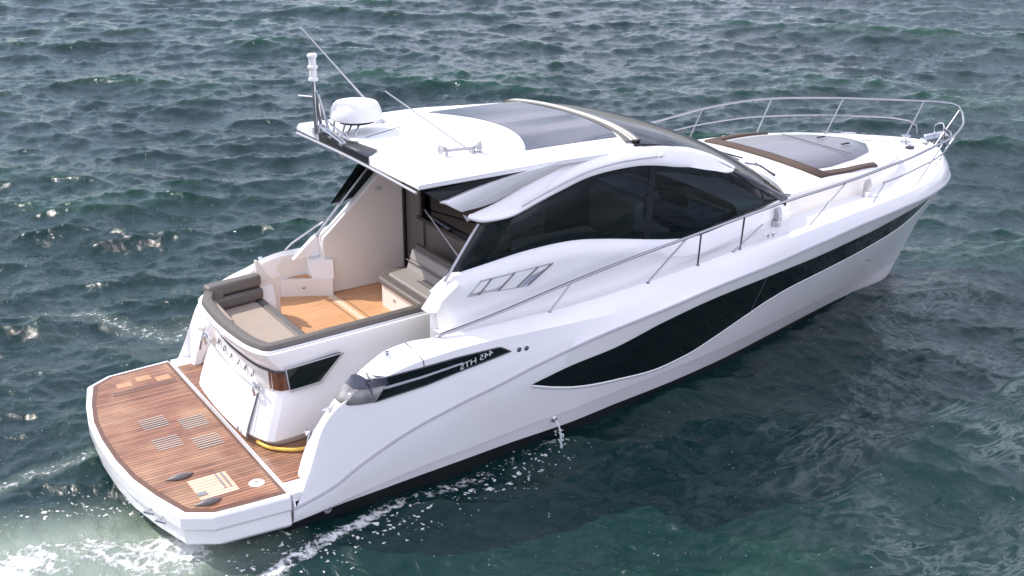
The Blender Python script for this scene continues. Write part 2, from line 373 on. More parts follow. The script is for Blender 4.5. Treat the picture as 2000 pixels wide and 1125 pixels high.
pg = drape('foredeck_glass_hatch', [(9.95, .9), (10.3, .93), (10.9, .82), (11.5, .58), (11.85, .22), (11.85, -.22), (11.5, -.58), (10.9, -.82), (10.3, -.93), (9.95, -.9)], M['padglass'], .028, .03, Y, 2)
for yy in (-.25, .25):
    MB().box((11.35, yy, 2.54), (.16, .03, .02)).o('hatch_handle', M['black'], pg)
MB().box((10.95, 0, 2.545), (.02, 1.45, .008)).o('hatch_joint', M['seam'], pg)
bo = [(9.82, -1.22), (9.82, 1.22), (10.3, 1.25), (11.0, 1.18), (11.0, 1.08), (10.35, 1.13), (9.98, 1.08), (9.98, -1.08), (10.35, -1.13), (11.0, -1.08), (11.0, -1.18), (10.3, -1.25)]
for (nm, q) in (('sunpad_strip', [(9.80, -1.22), (9.80, 1.22), (9.99, 1.22), (9.99, -1.22)]), ('sunpad_strip', [(9.99, -1.08), (9.99, -1.22), (10.4, -1.24), (11.03, -1.18), (11.03, -1.08), (10.4, -1.12)]), ('sunpad_strip', [(9.99, 1.22), (9.99, 1.08), (10.4, 1.12), (11.03, 1.08), (11.03, 1.18), (10.4, 1.24)])):
    drape(nm, q, M['brownpad'], .035, .04, Y, 3)

# ------------------------------------------------------------------ swim platform
zp = .50
half = [(1.33, 2.03), (.9, 2.0), (.50, 1.97), (.22, 1.79), (.08, 1.3), (-.02, .8), (-.06, .3)]
outl = [(x, -y) for x, y in half]+[(x, y) for x, y in reversed(half)]
pb = MB()
def ring(k, dz): return [Vector((x+(k if x < 1.2 else 0), y*(1-k*.5/1.9), dz)) for x, y in outl]
rs = [ring(0.03, zp-.004), ring(.0, zp-.03), ring(0, zp-.17), ring(.035, zp-.19), ring(.04, zp-.36), ring(.12, zp-.41)]
n_ = len(outl)
for i in range(len(rs)-1): v, f = grid([rs[i], rs[i+1]]); pb.add(v, f)
pb.add(rs[0], [tuple(range(n_))]); pb.add(rs[-1], [tuple(range(n_))])
for i in range(len(rs)-1): pb.add([rs[i][0], rs[i][-1], rs[i+1][-1], rs[i+1][0]], [(0, 1, 2, 3)])
plat = pb.o('swim_platform', M['gel'], Y, edge=28); bevel(plat, .012, 2)
def flat(name, pts, z, th, m, parent):
    o = MB().prism([(x, y, z) for x, y in pts], (0, 0, -th)).o(name, m, parent, smooth=False); return o
inn = [(1.31, 1.95), (.9, 1.93), (.54, 1.90), (.29, 1.74), (.14, 1.25), (.04, .78), (-.0, .28)]
tk = [(x, -y) for x, y in inn]+[(x, y) for x, y in reversed(inn)]
flat('teak_border', tk, zp+.003, .008, M['teakd'], plat)
inn2 = [(1.27, 1.90), (.9, 1.88), (.56, 1.85), (.34, 1.70), (.19, 1.23), (.09, .76), (.05, .28)]
tk2 = [(x, -y) for x, y in inn2]+[(x, y) for x, y in reversed(inn2)]
flat('teak_deck', tk2, zp+.007, .009, M['teak'], plat)
# transverse joint across the far bay
flat('teak_joint', [(.42, 1.28), (1.22, 1.28), (1.22, 1.31), (.42, 1.31)], zp+.010, .004, M['teakd'], plat)
flat('teak_joint', [(.44, 1.36), (1.22, 1.36), (1.22, 1.37), (.44, 1.37)], zp+.010, .004, M['seam'], plat)
# slatted grates
for cx, cy in ((.62, .34), (.60, -.22), (1.02, .12), (1.0, -.42)):
    g = MB()
    for k in range(6): g.box((cx, cy-.13+k*.052, zp+.012), (.30, .016, .006))
    g.o('slatted_grate', mat('grate_grey', (.45, .40, .36), .5), plat, smooth=False)
# near ladder hatch
lt = mat('light_teak_hatch', (.55, .30, .17), .5, noise=(9, .8, (.42, .20, .11)))
hx = flat('ladder_hatch', [(.50, -1.62), (.50, -1.18), (.92, -1.18), (.92, -1.62)], zp+.011, .003, M['teakl'], plat)
MB().box((.55, -1.52, zp+.02), (.1, .06, .012)).o('hatch_latch', M['alu'], hx)
for xx in (.80, .86): MB().box((xx, -1.37, zp+.024), (.02, .30, .016)).o('hatch_hinge', M['steel'], hx)
for cx, cy in ((.55, -1.72), (.47, -1.06)):
    MB().tube([(cx-.15, cy+.03, zp+.012), (cx-.08, cy, zp+.022), (cx, cy-.012, zp+.03), (cx+.08, cy, zp+.022), (cx+.15, cy+.03, zp+.012)], [.005, .014, .026, .034, .036, .034, .026, .014, .005], 10, sm=9).o('grab_handle', M['rub2'], plat)
for cx, cy in ((.62, 1.55), (.88, 1.62), (1.1, 1.5)):
    flat('deck_patch', [(cx-.09, cy-.07), (cx-.09, cy+.07), (cx+.09, cy+.07), (cx+.09, cy-.07)], zp+.010, .003, lt, plat)
MB().lathe((1.12, -1.60, zp+.009), [(.001, .012), (.02, .012), (.022, .007), (.075, .007), (.085, .0)], 28).o('deck_drain', M['white'], plat)
MB().lathe((1.12, -1.60, zp+.022), [(.022, 0), (.022, .002), (.001, .003)], 16).o('drain_cap', M['alu'], plat)
# joint between platform and hull
MB().box((1.345, 0, .38), (.02, 3.98, .20)).o('platform_joint', M['rub'], plat, smooth=False)
# stern fittings on the aft edge near corner
for cx, cy in ((.11, -1.32), (.16, -1.55)):
    MB().tube([(cx-.04, cy+.06, zp-.14), (cx-.12, cy, zp-.12), (cx-.04, cy-.06, zp-.14)], .018, 8).o('tow_eye', M['steel'], plat)
# fixed teak strip by the transom
flat('transom_step_teak', [(1.36, -1.74), (1.36, 1.74), (2.3, 1.74), (2.3, -1.74)], zp+.006, .1, M['teak'], Y)
flat('transom_step_rim', [(1.356, -2.0), (1.356, 2.0), (1.62, 2.0), (1.62, -2.0)], zp-.003, .1, M['gel'], Y)

# ------------------------------------------------------------------ transom island (garage + sofa)
ib = MB()
def isl(z, xa, yn, ins=.12):   # outline at a height, from forward near side round the stern to forward far side
    return [Vector(q) for q in [(3.7, -yn+.12, z), (2.6, -yn+.05, z), (xa+.28, -yn, z), (xa+.10, -yn+.03, z), (xa+.03, -yn+.16, z), (xa-.04, -yn*.6, z), (xa-.08, 0, z), (xa-.04, yn*.6, z), (xa+.02, yn-.22, z), (xa+.12, yn-.04, z), (xa+.30, yn+.03, z), (2.3, yn+.03, z), (2.5, yn+.03, z)]]
up_r = [isl(1.70, 1.44, 1.06), isl(1.69, 1.43, 1.08), isl(1.62, 1.455, 1.07), isl(1.42, 1.60, 1.0)]
for i in range(3): ib.loft([up_r[i], up_r[i+1]], 60)
lo = [isl(1.42, 1.60, 1.0), isl(1.17, 1.60, 1.0), isl(1.10, 1.58, 1.03), isl(.62, 1.42, 1.05), isl(.50, 1.50, .95)]
for i in range(4): ib.loft([lo[i], lo[i+1]], 60)
island = ib.o('transom_island', M['gel'], Y, edge=24)
MB().tube([p+Vector((-.006, 0, 0)) for p in [Vector((2.43, -.965, 1.44))]+isl(1.415, 1.60, 1.012)[2:11]], .014, 6, sm=70).o('moulding_groove', M['groove'], island)

# garage door, letters, corner wood and black glass on the island
def islp(zz, pts, off): return pts
gd = MB()
def gx(y, z):   # x of the transom face
    k = (y+.0)/1.05; xa = 1.60+(1.42-1.60)*max(0, min(1, (1.10-z)/.48)); return xa-.08+.05*k*k+.02*k**4
rows = []
for j, z in enumerate([.57, .585, .70, .85, 1.0, 1.09, 1.10]):
    o_ = .012 if j in (0, 6) else -.014
    rows.append([Vector((gx(y, z)+o_, y, z)) for y in [-.70+1.62*k/24+(.0) for k in range(25)]])
gd.loft(rows); gdo = gd.o('garage_door', M['white'], Y)
MB().tube([(gx(-.72, z)-.012, -.72-.04*(1.1-z), z) for z in (.56, .7, .9, 1.1)], .007, 6).o('door_seam', M['seam'], gdo)
MB().tube([(gx(y, 1.12)-.004, y, 1.125) for y in (-.7, -.3, .1, .5, .92)], .010, 6, sm=20).o('door_seam', M['alu'], gdo)
MB().box((gx(-.55, .62)-.034, -.55, .64), (.012, .05, .05)).o('door_latch', M['alu'], gdo)
for y in (-.72, .95):
    MB().tube([(gx(y, 1.2)+.02, y, 1.19), (gx(y, 1.2)-.07, y, 1.17), (gx(y, 1.1)-.05, y+.01, 1.08)], .022, 8).add(*(lambda b: (b.v, b.f))(MB().tube([(gx(y, 1.2)-.03, y-.08, 1.2), (gx(y, 1.2)-.03, y+.08, 1.2)], .016, 8))).o('door_hinge', M['steel'], gdo)
def text_mesh(s, size, ext=.004):
    cu = bpy.data.curves.new('t', 'FONT'); cu.body = s; cu.size = size; cu.extrude = ext; cu.align_x = 'CENTER'; cu.align_y = 'CENTER'
    to = bpy.data.objects.new('t', cu); col.objects.link(to); bpy.context.view_layer.update()
    me = bpy.data.meshes.new_from_object(to.evaluated_get(bpy.context.evaluated_depsgraph_get()))
    bpy.data.objects.remove(to); v = [tuple(q.co) for q in me.vertices]; f = [tuple(p.vertices) for p in me.polygons]; return v, f
# the photograph is mirrored, so the lettering is reversed as seen
for ch, y in zip('GALEON', (-.60, -.40, -.20, 0.02, .24, .46)):
    v, f = text_mesh(ch, .095)
    vv = [(gx(y, 1.3)-.008-q[2]+.02*(q[1]/.045-.0), y+q[0]*.9, 1.29+q[1]) for q in v]
    MB().add(vv, f).o('transom_letter', M['seam'], island, smooth=False)

wd = MB(); wd.loft([isl(1.40, 1.588, 1.012)[2:5], isl(1.19, 1.60, 1.02)[2:5]], 8); wd.o('wood_corner', M['wood'], island)
bw = MB(); bw.prism([(1.761, -1.055, 1.445), (2.433, -1.055, 1.498), (2.146, -1.055, 1.220), (1.793, -1.055, 1.205)], (0, .05, 0)); bwo = bw.o('corner_window', M['blackglass'], island, smooth=False)
cz = [(1.748, -1.060, 1.469), (2.457, -1.060, 1.506), (2.155, -1.060, 1.200), (1.783, -1.060, 1.184)]
MB().tube(cz+[cz[0]], .009, 6).o('window_frame', M['rub'], bwo)

# rim cushion round the sofa coaming
rim = isl(1.70, 1.44, 1.06)[:11]; rimc = resample(rim, 90)
def off_in(pts, d):
    o_ = []
    for i, p in enumerate(pts):
        t = (pts[min(i+1, len(pts)-1)]-pts[max(i-1, 0)]).normalized(); n = Vector((t.y, -t.x, 0)); 
        o_.append(p+n*d)
    return o_
c0 = Vector((2.4, 0, 0)); sgn = 1
tst = off_in(rimc, .1)
if (tst[45]-c0).length > (rimc[45]-c0).length: sgn = -1
def rr(d, z): return [Vector((p.x, p.y, z)) for p in off_in(rimc, sgn*d)]
cb = MB(); cb.loft([rr(.035, 1.70), rr(.035, 1.735), rr(.055, 1.765), rr(.10, 1.775), rr(.15, 1.765), rr(.17, 1.735), rr(.17, 1.62)])
cb.o('coaming_cushion', M['taupe'], Y)
MB().tube(rr(.02, 1.703), .014, 6).o('coaming_trim', M['white'], island)
# inner wall of the coaming down to the floor
MB().loft([rr(.165, 1.70), rr(.165, 1.17)]).o('coaming_lining', M['gel_in'], island)
# aft sofa
sb = MB(); sb.prism([(2.33, -.96, 1.17), (2.33, 1.04, 1.17), (1.62, .9, 1.17), (1.55, 0, 1.17), (1.62, -.85, 1.17)], (0, 0, .25)); sofa = sb.o('aft_sofa', M['gel_in'], Y, smooth=False)
sc_ = MB(); sc_.prism([(2.21, -.92, 1.42), (2.22, .98, 1.42), (1.66, .93, 1.42), (1.58, .4, 1.42), (1.57, -.4, 1.42), (1.68, -.84, 1.42)], (0, 0, .075)); bevel(sc_.o('seat_cushion', M['cush'], sofa), .025, 4)
sf = MB(); sf.prism([(2.20, -.94, 1.40), (2.21, 1.03, 1.40), (2.34, 1.06, 1.40), (2.34, -.94, 1.40)], (0, 0, .10)); bevel(sf.o('seat_edge_roll', M['taupe'], sofa), .04, 5)
for (z0, z1, dy) in ((1.50, 1.655, 0), (1.66, 1.815, .05)):
    b = MB(); b.prism([(1.60, .86+dy, z0), (2.32, .95+dy, z0), (2.33, 1.12+dy, z0), (1.58, 1.04+dy, z0)], (0, 0, z1-z0)); bevel(b.o('side_backrest', M['taupe'], sofa), .045, 5)
b = MB(); b.prism([(1.56, .1, 1.47), (1.58, .88, 1.47), (1.70, .88, 1.47), (1.66, .1, 1.47)], (-.05, 0, .22)); bevel(b.o('aft_backrest', M['cush'], sofa), .03, 4)
# curved end panel of the sofa (by the boarding way)
ep = MB(); ep.prism([(2.29, 1.10, 1.98), (2.33, 1.10, 1.97), (2.42, 1.10, 1.80), (2.52, 1.10, 1.62), (2.58, 1.10, 1.45), (2.60, 1.10, 1.15), (2.30, 1.10, 1.15), (2.30, 1.10, 1.6)], (0, .05, 0)); bevel(ep.o('sofa_end_panel', M['gel_in'], Y), .012, 3)

# cockpit floor
fl = flat('cockpit_teak_floor', [(2.30, -.86), (2.30, 1.10), (2.62, 1.12), (2.66, 1.70), (3.4, 1.70), (3.5, 1.5), (4.6, 1.5), (4.6, -.8)], 1.18, .04, M['teakc'], Y)
for q in ([(2.95, .30), (2.95, .34), (4.4, .34), (4.4, .30)], [(3.36, -.9), (3.36, 1.4), (3.45, 1.4), (3.45, -.9)], [(2.5, -.05), (2.5, -.02), (3.36, -.02), (3.36, -.05)]):
    flat('floor_inlay', q, 1.186, .004, mat('pale_inlay', (.74, .56, .40), .5), fl)
for q in ([(3.31, .38), (3.31, 1.2), (3.318, 1.2), (3.318, .38)], [(3.50, .38), (3.50, 1.2), (3.508, 1.2), (3.508, .38)]):
    flat('hatch_seam', q, 1.187, .004, M['seam'], fl)
MB().prism([(1.7, -.8, 1.14), (1.7, 1.0, 1.14), (2.62, 1.06, 1.14), (2.66, 1.66, 1.14), (4.6, 1.5, 1.14), (4.6, -.8, 1.14)], (0, 0, -.6)).o('floor_underside', M['gel_in'], Y, smooth=False)

# far inner side: coaming wall, boarding steps and cabin wing wall
wl = MB()
rows = []
for x in [1.6+(3.5-1.6)*k/40 for k in range(41)]:
    rows.append([Vector((x, 1.71, max(.5, gz(x)-.06))), Vector((x, 1.70, max(.5, gz(x)-.2))), Vector((x, 1.68, .5))])
wl.loft(rows); wl.o('boarding_way_wall', M['gel_in'], Y)
st = MB(); st.prism([(2.82, 1.72, 1.18), (2.86, 1.68, 1.18), (3.44, 1.36, 1.18), (3.46, 1.72, 1.18)], (0, 0, .24)); so_ = st.o('boarding_step', M['gel_in'], Y, smooth=False)
flat('step_teak', [(2.93, 1.70), (3.38, 1.44), (3.38, 1.70)], 1.427, .006, M['teakc'], so_)
MB().lathe((3.10, 1.545, 1.31), [(.022, -.01), (.022, .012), (.012, .016)], 16, axis=(-.48, -.87, 0)).o('step_light', M['steel'], so_)
st = MB(); st.prism([(3.22, 1.72, 1.42), (3.22, 1.52, 1.42), (3.46, 1.36, 1.42), (3.48, 1.72, 1.42)], (0, 0, .26)); st.o('boarding_step', M['white'], Y, smooth=False)
for z_, h_ in ((1.4, .0),):
    MB().box((2.55, 1.685, 1.42), (.26, .03, .16)).o('shore_inlet_recess', M['seam'], Y, smooth=False)
    for dx in (-.06, .05): MB().lathe((2.55+dx, 1.668, 1.43), [(.03, 0), (.03, .02), (.02, .025)], 12, axis=(0, -1, 0)).o('shore_socket', M['black'], Y)
wall = [(3.42, 1.18), (3.38, 1.55), (3.36, 1.88), (3.38, 1.98), (3.5, 2.08), (3.66, 2.22), (3.92, 2.45), (4.24, 2.74), (4.5, 2.98), (4.6, 3.35), (4.6, 1.18)]
wm = MB(); wm.prism([(x, 1.45, z) for x, z in wall], (0, .14, 0)); bevel(wm.o('cabin_wing_wall', M['gel_in'], Y, smooth=False), .02, 3)
wm = MB(); wm.prism([(x, 1.59, z) for x, z in [(3.0, 1.7), (3.3, 1.95), (3.5, 2.05), (4.6, 2.3), (4.6, 1.7)]], (0, .08, 0)); wm.o('cabin_wing_base', M['gel'], Y, smooth=False)
MB().tube([(3.32, 1.56, 1.98), (3.7, 1.56, 2.38), (4.3, 1.53, 3.02)], .02, 8).o('wing_grab_rail', M['rail'], Y)
MB().tube([(2.95, 1.74, 1.80), (3.05, 1.74, 1.88), (3.5, 1.70, 2.12)], .014, 8).o('boarding_handrail', M['rail'], Y)
for dz in (0, .03): MB().box((4.22, 1.447, 2.52+dz), (.10, .004, .008)).o('vent_slot', M['seam'], Y, smooth=False)

# settee at the cabin bulkhead
sb = MB(); sb.prism([(3.84, -1.0, 1.18), (3.84, .70, 1.18), (4.0, .86, 1.18), (4.45, .86, 1.18), (4.45, -1.0, 1.18)], (0, 0, .33)); se = sb.o('cockpit_settee', M['gel_in'], Y, smooth=False)
sf = MB(); sf.prism([(3.79, -1.0, 1.49), (3.79, .72, 1.49), (3.98, .90, 1.49), (4.3, .90, 1.49), (4.3, -1.0, 1.49)], (0, 0, .10)); bevel(sf.o('seat_surround', M['taupe'], se), .04, 5)
sf = MB(); sf.prism([(3.93, -1.0, 1.57), (3.93, .68, 1.57), (4.28, .76, 1.56), (4.28, -1.0, 1.56)], (0, 0, .05)); bevel(sf.o('seat_cushion', M['cushg'], se), .02, 4)
for k in range(2):
    b = MB(); b.prism([(4.22+k*.05, -1.05, 1.60+k*.135), (4.22+k*.05, .74, 1.60+k*.135), (4.34+k*.05, .76, 1.60+k*.135), (4.34+k*.05, -1.05, 1.60+k*.135)], (.045, 0, .13)); bevel(b.o('backrest', M['cushg'], se), .025, 4)
MB().tube([(4.235, -1.02, 1.735), (4.235, .74, 1.735)], .008, 6).o('backrest_piping', M['taupe'], se)
b = MB(); b.prism([(4.40, -1.05, 1.6), (4.40, .80, 1.6), (4.45, .80, 1.6), (4.45, -1.05, 1.6)], (.0, 0, .30)); b.o('backrest_rear', M['taupe'], se)
MB().lathe((3.835, .35, 1.36), [(.02, 0), (.02, .01)], 12, axis=(-1, 0, 0)).o('latch', M['alu'], se)

# cabin bulkhead: glass doors
xb = 4.62
bk = MB(); bk.box((xb, 1.19, 2.26), (.03, .50, 2.16)); bh = bk.o('cabin_door', M['darkpanel'], Y, smooth=False)
MB().box((xb-.03, 1.43, 2.26), (.05, .05, 2.16)).o('door_frame', M['black'], bh, smooth=False)
for z in (2.72, 2.95): MB().box((xb-.06, 1.40, z), (.02, .03, .06)).o('door_hinge', M['steel'], bh)
MB().box((xb-.03, .93, 2.76), (.05, .05, 1.2)).o('door_frame', M['black'], bh, smooth=False)
MB().box((xb+.03, .0, 1.72), (.03, 2.1, 1.0)).o('bulkhead_panel', M['darkpanel'], bh, smooth=False)
MB().box((xb-.02, -.06, 2.19), (.09, 2.15, .05)).o('window_sill', M['black'], bh, smooth=False)
MB().box((xb+.02, -.1, 2.75), (.006, 2.1, 1.08)).o('window_pane', M['glass'], bh, smooth=False)

# ------------------------------------------------------------------ cabin side, glass and wings (near side built, mirrored for the far side)
wbot = [(3.674, -1.560, 2.396), (3.961, -1.600, 2.444), (4.559, -1.600, 2.503), (5.185, -1.600, 2.507), (5.742, -1.600, 2.430), (6.684, -1.600, 2.251), (7.161, -1.600, 2.205), (7.576, -1.590, 2.246), (8.228, -1.550, 2.332), (8.671, -1.500, 2.402), (8.981, -1.440, 2.401)]
wtop_ = [(4.104, -1.560, 2.883), (4.546, -1.560, 2.953), (4.886, -1.560, 3.069), (5.320, -1.560, 3.210), (5.799, -1.560, 3.269), (6.307, -1.560, 3.238), (6.839, -1.560, 3.147), (7.241, -1.560, 3.041), (7.712, -1.540, 2.905), (8.526, -1.470, 2.532), (8.990, -1.430, 2.404)]
def winx(x): pass
def yz_at(pl, x):
    for a, b in zip(pl, pl[1:]):
        if a[0] <= x <= b[0]:
            t = (x-a[0])/max(1e-6, b[0]-a[0]); return Vector(a).lerp(Vector(b), t)
    return Vector(pl[0] if x < pl[0][0] else pl[-1])
WB = resample(wbot, 70); WT = resample(wtop_, 70)
def side(sgn_):
    F = lambda r: [Vector((p[0], p[1]*sgn_, p[2])) for p in r]
    g = MB().loft([F(WT), F([a.lerp(b, .33)+Vector((0, -.012, 0)) for a, b in zip(WT, WB)]), F([a.lerp(b, .66)+Vector((0, -.012, 0)) for a, b in zip(WT, WB)]), F(WB)]).o('side_window', M['glass'], Y)
    # black frames
    MB().loft([F([p+Vector((0, -.006, -.02)) for p in WB]), F([b.lerp(a, .09)+Vector((0, -.010, 0)) for a, b in zip(WT, WB)])]).o('window_frame', M['blackglass'], g)
    MB().loft([F([p+Vector((0, -.006, .01)) for p in WT]), F([a.lerp(b, .09)+Vector((0, -.010, 0)) for a, b in zip(WT, WB)])]).o('window_frame', M['blackglass'], g)
    a, b = WT[0], WB[0]
    MB().loft([F([a.lerp(b, t/6)+Vector((-.13, .02, 0)) for t in range(7)]), F([a.lerp(b, t/6)+Vector((0, -.012, 0)) for t in range(7)]), F([a.lerp(b, t/6)+Vector((.30, -.018-.02*t/6, .03)) for t in range(7)])]).o('aft_pillar', M['blackglass'], g)
    if sgn_ > 0: MB().tube(F([a+Vector((-.15, .02, .02)), b+Vector((-.17, .02, -.10))]), .018, 8).o('pillar_rail', M['rail'], g)
    # mullion
    T = yz_at(WT, 6.43); B_ = yz_at(WB, 6.35)
    MB().loft([F([T.lerp(B_, t/6)+Vector((-.05, -.016, 0)) for t in range(7)]), F([T.lerp(B_, t/6)+Vector((.05, -.016, 0)) for t in range(7)])]).o('mullion', M['black'], g)
    return g
gn = side(1)
side(-1)

# cabin side body under the glass
cs = MB()
def body(sgn_):
    rows = []
    for i in range(8):
        r = []
        for p in (WB if sgn_ > 0 else [q_ for q_ in WB if q_.x > 4.64]):
            x = p.x; dz = deckz(x)-.01
            zt = p.z
            yb = np.interp(x, [3.4, 4.2, 6, 8, 9], [-1.60, -1.62, -1.66, -1.60, -1.49]); yh = p.y-.085*np.interp(x, [3.4, 4.5, 7, 8.2, 9], [1, 1.2, 1.0, .6, .1])
            zz = [zt, zt-.015, zt-.05, zt-.11, zt-.22, zt*.4+dz*.6, dz+.08, dz]
            yy = [p.y+.03, p.y-.01, p.y-.06*(yh-p.y)/-.085 if 0 else p.y*.4+yh*.6, yh, yh-.01, (yh+yb)/2-.0, yb-.0, yb]
            z = max(zz[i], dz) if i < 7 else dz
            r.append(Vector((x, yy[i]*sgn_, z)))
        rows.append(r)
    if sgn_ > 0:   # aft end of the near cabin side: rounded block over the walkway
        endc = [(3.420, -1.392, 2.141), (3.420, -1.475, 2.156), (3.420, -1.556, 2.158), (3.420, -1.623, 2.101), (3.420, -1.573, 2.009), (3.420, -1.488, 1.918), (3.460, -1.457, 1.721), (3.460, -1.499, 1.583)]
        for i, r in enumerate(rows):
            e = Vector(endc[i]); p = r[0].copy()
            for k, t in enumerate((.75, .5, .25, 0)):
                q_ = e.lerp(p, t); q_.z += .03*math.sin(math.pi*t)*(i < 4); q_.y -= .02*math.sin(math.pi*t); r.insert(0, q_) if 0 else r.insert(0, q_)
        inn_r = [q_+Vector((0, .05, .0)) for q_ in rows[0]]; lo_r = [Vector((q_.x, q_.y+.06, min(q_.z, 1.55))) for q_ in rows[0]]
        rows = [lo_r, inn_r]+rows
    v, f = grid(rows); return v, f
v, f = body(1); cs.add(v, f)
capq = [(3.420, -1.392, 2.141), (3.420, -1.475, 2.156), (3.420, -1.556, 2.158), (3.420, -1.623, 2.101), (3.420, -1.573, 2.009), (3.420, -1.488, 1.918), (3.420, -1.284, 1.853), (3.420, -1.127, 1.849)]
cs.add([(q[0]-.001, q[1], q[2]) for q in capq], [tuple(range(8))]); v, f = body(-1); cs.add(v, f)
cbody = cs.o('cabin_side', M['gel'], Y, edge=32)
cbv = BVHTree.FromPolygons([v.co for v in cbody.data.vertices], [list(p.vertices) for p in cbody.data.polygons])
def cy(x, z, s=-1):
    h = cbv.ray_cast(Vector((x, 4*s, z)), Vector((0, -s, 0))); return h[0].y if h[0] is not None else s*1.65
M['ventg'] = mat('louvre_grey', (.36, .35, .36), .4); M['ventl'] = mat('louvre_light', (.50, .48, .50), .4); M['ventb'] = mat('louvre_blue_grey', (.36, .38, .46), .3)
vent_q = [((918,581),(940,549),(962,543),(940,576)), ((946,575),(968,541),(1010,530),(975,569)), ((982,567),(1016,528),(1052,519),(1012,562)), ((1020,561),(1058,518),(1078,513),(1036,558))]
vents = [[(3.735, -1.710, 2.118), (3.891, -1.700, 2.280), (4.027, -1.700, 2.289), (3.870, -1.710, 2.114)], [(3.904, -1.710, 2.119), (4.062, -1.700, 2.288), (4.332, -1.700, 2.296), (4.124, -1.710, 2.110)], [(4.166, -1.710, 2.114), (4.374, -1.700, 2.300), (4.658, -1.700, 2.306), (4.383, -1.710, 2.100)], [(4.426, -1.710, 2.097), (4.701, -1.700, 2.311), (4.861, -1.700, 2.311), (4.540, -1.710, 2.093)]]
for s in (-1, 1):
    fr_ = [(q[0], cy(q[0], q[2], s)+s*.003, q[2]) for q in (vents[0][0], vents[0][1], vents[3][2], vents[3][3])]
    vp = MB(); vp.tube(fr_+[fr_[0]], .011, 6); vo = vp.o('air_intake', M['rub'], Y)
    for k, q in enumerate(vents):
        qq = [Vector((p[0], cy(p[0], p[2], s)+s*.004, p[2])) for p in q]
        MB().prism(qq, (0, -s*.02, 0)).o('intake_louvre', (M['ventg'], M['ventl'], M['white'], M['ventb'])[k], vo, smooth=False)
        MB().tube([qq[2]+Vector((0, s*.003, 0)), qq[3]+Vector((0, s*.003, 0))], .011, 6).o('intake_blade', M['rub2'], vo)

# arch wing
lip = [(3.706, -1.720, 3.056), (3.851, -1.720, 2.990), (4.004, -1.720, 2.969), (4.308, -1.700, 2.970), (4.620, -1.680, 3.052), (4.937, -1.660, 3.135), (5.431, -1.620, 3.239), (5.938, -1.600, 3.264), (6.395, -1.580, 3.230), (7.017, -1.560, 3.094), (7.560, -1.540, 2.942), (7.809, -1.520, 2.920)]
crest = [(3.732, -1.700, 3.070), (3.988, -1.660, 3.033), (4.237, -1.640, 3.057), (4.701, -1.600, 3.152), (5.011, -1.550, 3.292), (5.359, -1.500, 3.394), (5.708, -1.460, 3.447), (6.046, -1.450, 3.454), (6.393, -1.440, 3.435), (6.818, -1.430, 3.381), (7.306, -1.420, 3.239), (7.702, -1.420, 3.069), (7.936, -1.430, 2.934)]
inner = [(3.769, -1.660, 3.076), (4.093, -1.600, 3.118), (4.537, -1.550, 3.238), (5.059, -1.480, 3.372), (5.430, -1.400, 3.423), (5.800, -1.340, 3.426), (6.165, -1.300, 3.417), (6.525, -1.280, 3.395), (6.947, -1.280, 3.344), (7.433, -1.280, 3.204), (7.814, -1.300, 3.039), (8.002, -1.360, 2.922)]
subl = [(3.654, -1.690, 3.133), (4.074, -1.630, 3.153), (4.523, -1.570, 3.257), (5.045, -1.500, 3.367), (5.409, -1.430, 3.408)]
subu = [(3.454, -1.660, 3.263), (3.936, -1.640, 3.355), (4.420, -1.620, 3.417), (4.894, -1.580, 3.450), (5.282, -1.500, 3.479)]
def wing(sgn_):
    F = lambda r: [Vector((p[0], p[1]*sgn_, p[2])) for p in r]
    n = 80; a = resample(lip, n); b = resample(crest, n); c = resample(inner, n)
    for k in range(n): # even the three lines out by x
        pass
    bul = [(p.lerp(q, .5)+Vector((0, -.045*math.sin(math.pi*min(1, k/(n-1)*1.02)), 0))) for k, (p, q) in enumerate(zip(a, b))]
    bu2 = [(p.lerp(q, .82)+Vector((0, -.03*math.sin(math.pi*min(1, k/(n-1)*1.02)), .012))) for k, (p, q) in enumerate(zip(a, b))]
    lin = [p+Vector((0, .10, .02)) for p in a]
    lout = [p+Vector((0, -.008, .022)) for p in a]
    low_in = [p+Vector((0, .06, -.10)) for p in c]
    m_ = MB().loft([F(r) for r in (low_in, lin, a, lout, bul, bu2, b, [p.lerp(q, .5)+Vector((0, 0, .012)) for p, q in zip(b, c)], c, [p+Vector((0, .05, -.06)) for p in c])])
    o_ = m_.o('arch_wing', M['gel'], Y, edge=50)
    s_ = MB().loft([F(resample(r, 40)) for r in (subl, subu)]+[F([p+Vector((0, .1, -.02)) for p in resample(subu, 40)])]); so2 = s_.o('lower_wing', M['gel'], Y)
    solid(so2, .03, 0)
    # reflector strip under crest
    q = resample([(4.425, -1.720, 3.076), (4.908, -1.700, 3.217), (5.399, -1.660, 3.321), (5.910, -1.630, 3.357), (6.476, -1.600, 3.331)], 30)
    MB().tube(F(q), .010, 6).o('wing_trim', M['alu'], o_)
    MB().lathe(F([(6.516, -1.600, 3.339)])[0], [(.03, 0), (.03, .05), (.012, .06)], 14, axis=(0, -sgn_, .5)).o('side_light', M['white'], o_)
    MB().prism(F([(3.256, -1.580, 3.390), (4.908, -1.560, 3.456), (4.809, -1.560, 3.398), (3.972, -1.580, 3.323), (3.489, -1.600, 3.236)]), (0, .03*sgn_, 0)).o('quarter_window', M['blackglass'], Y, smooth=False)
    return o_
wing(1); wing(-1)

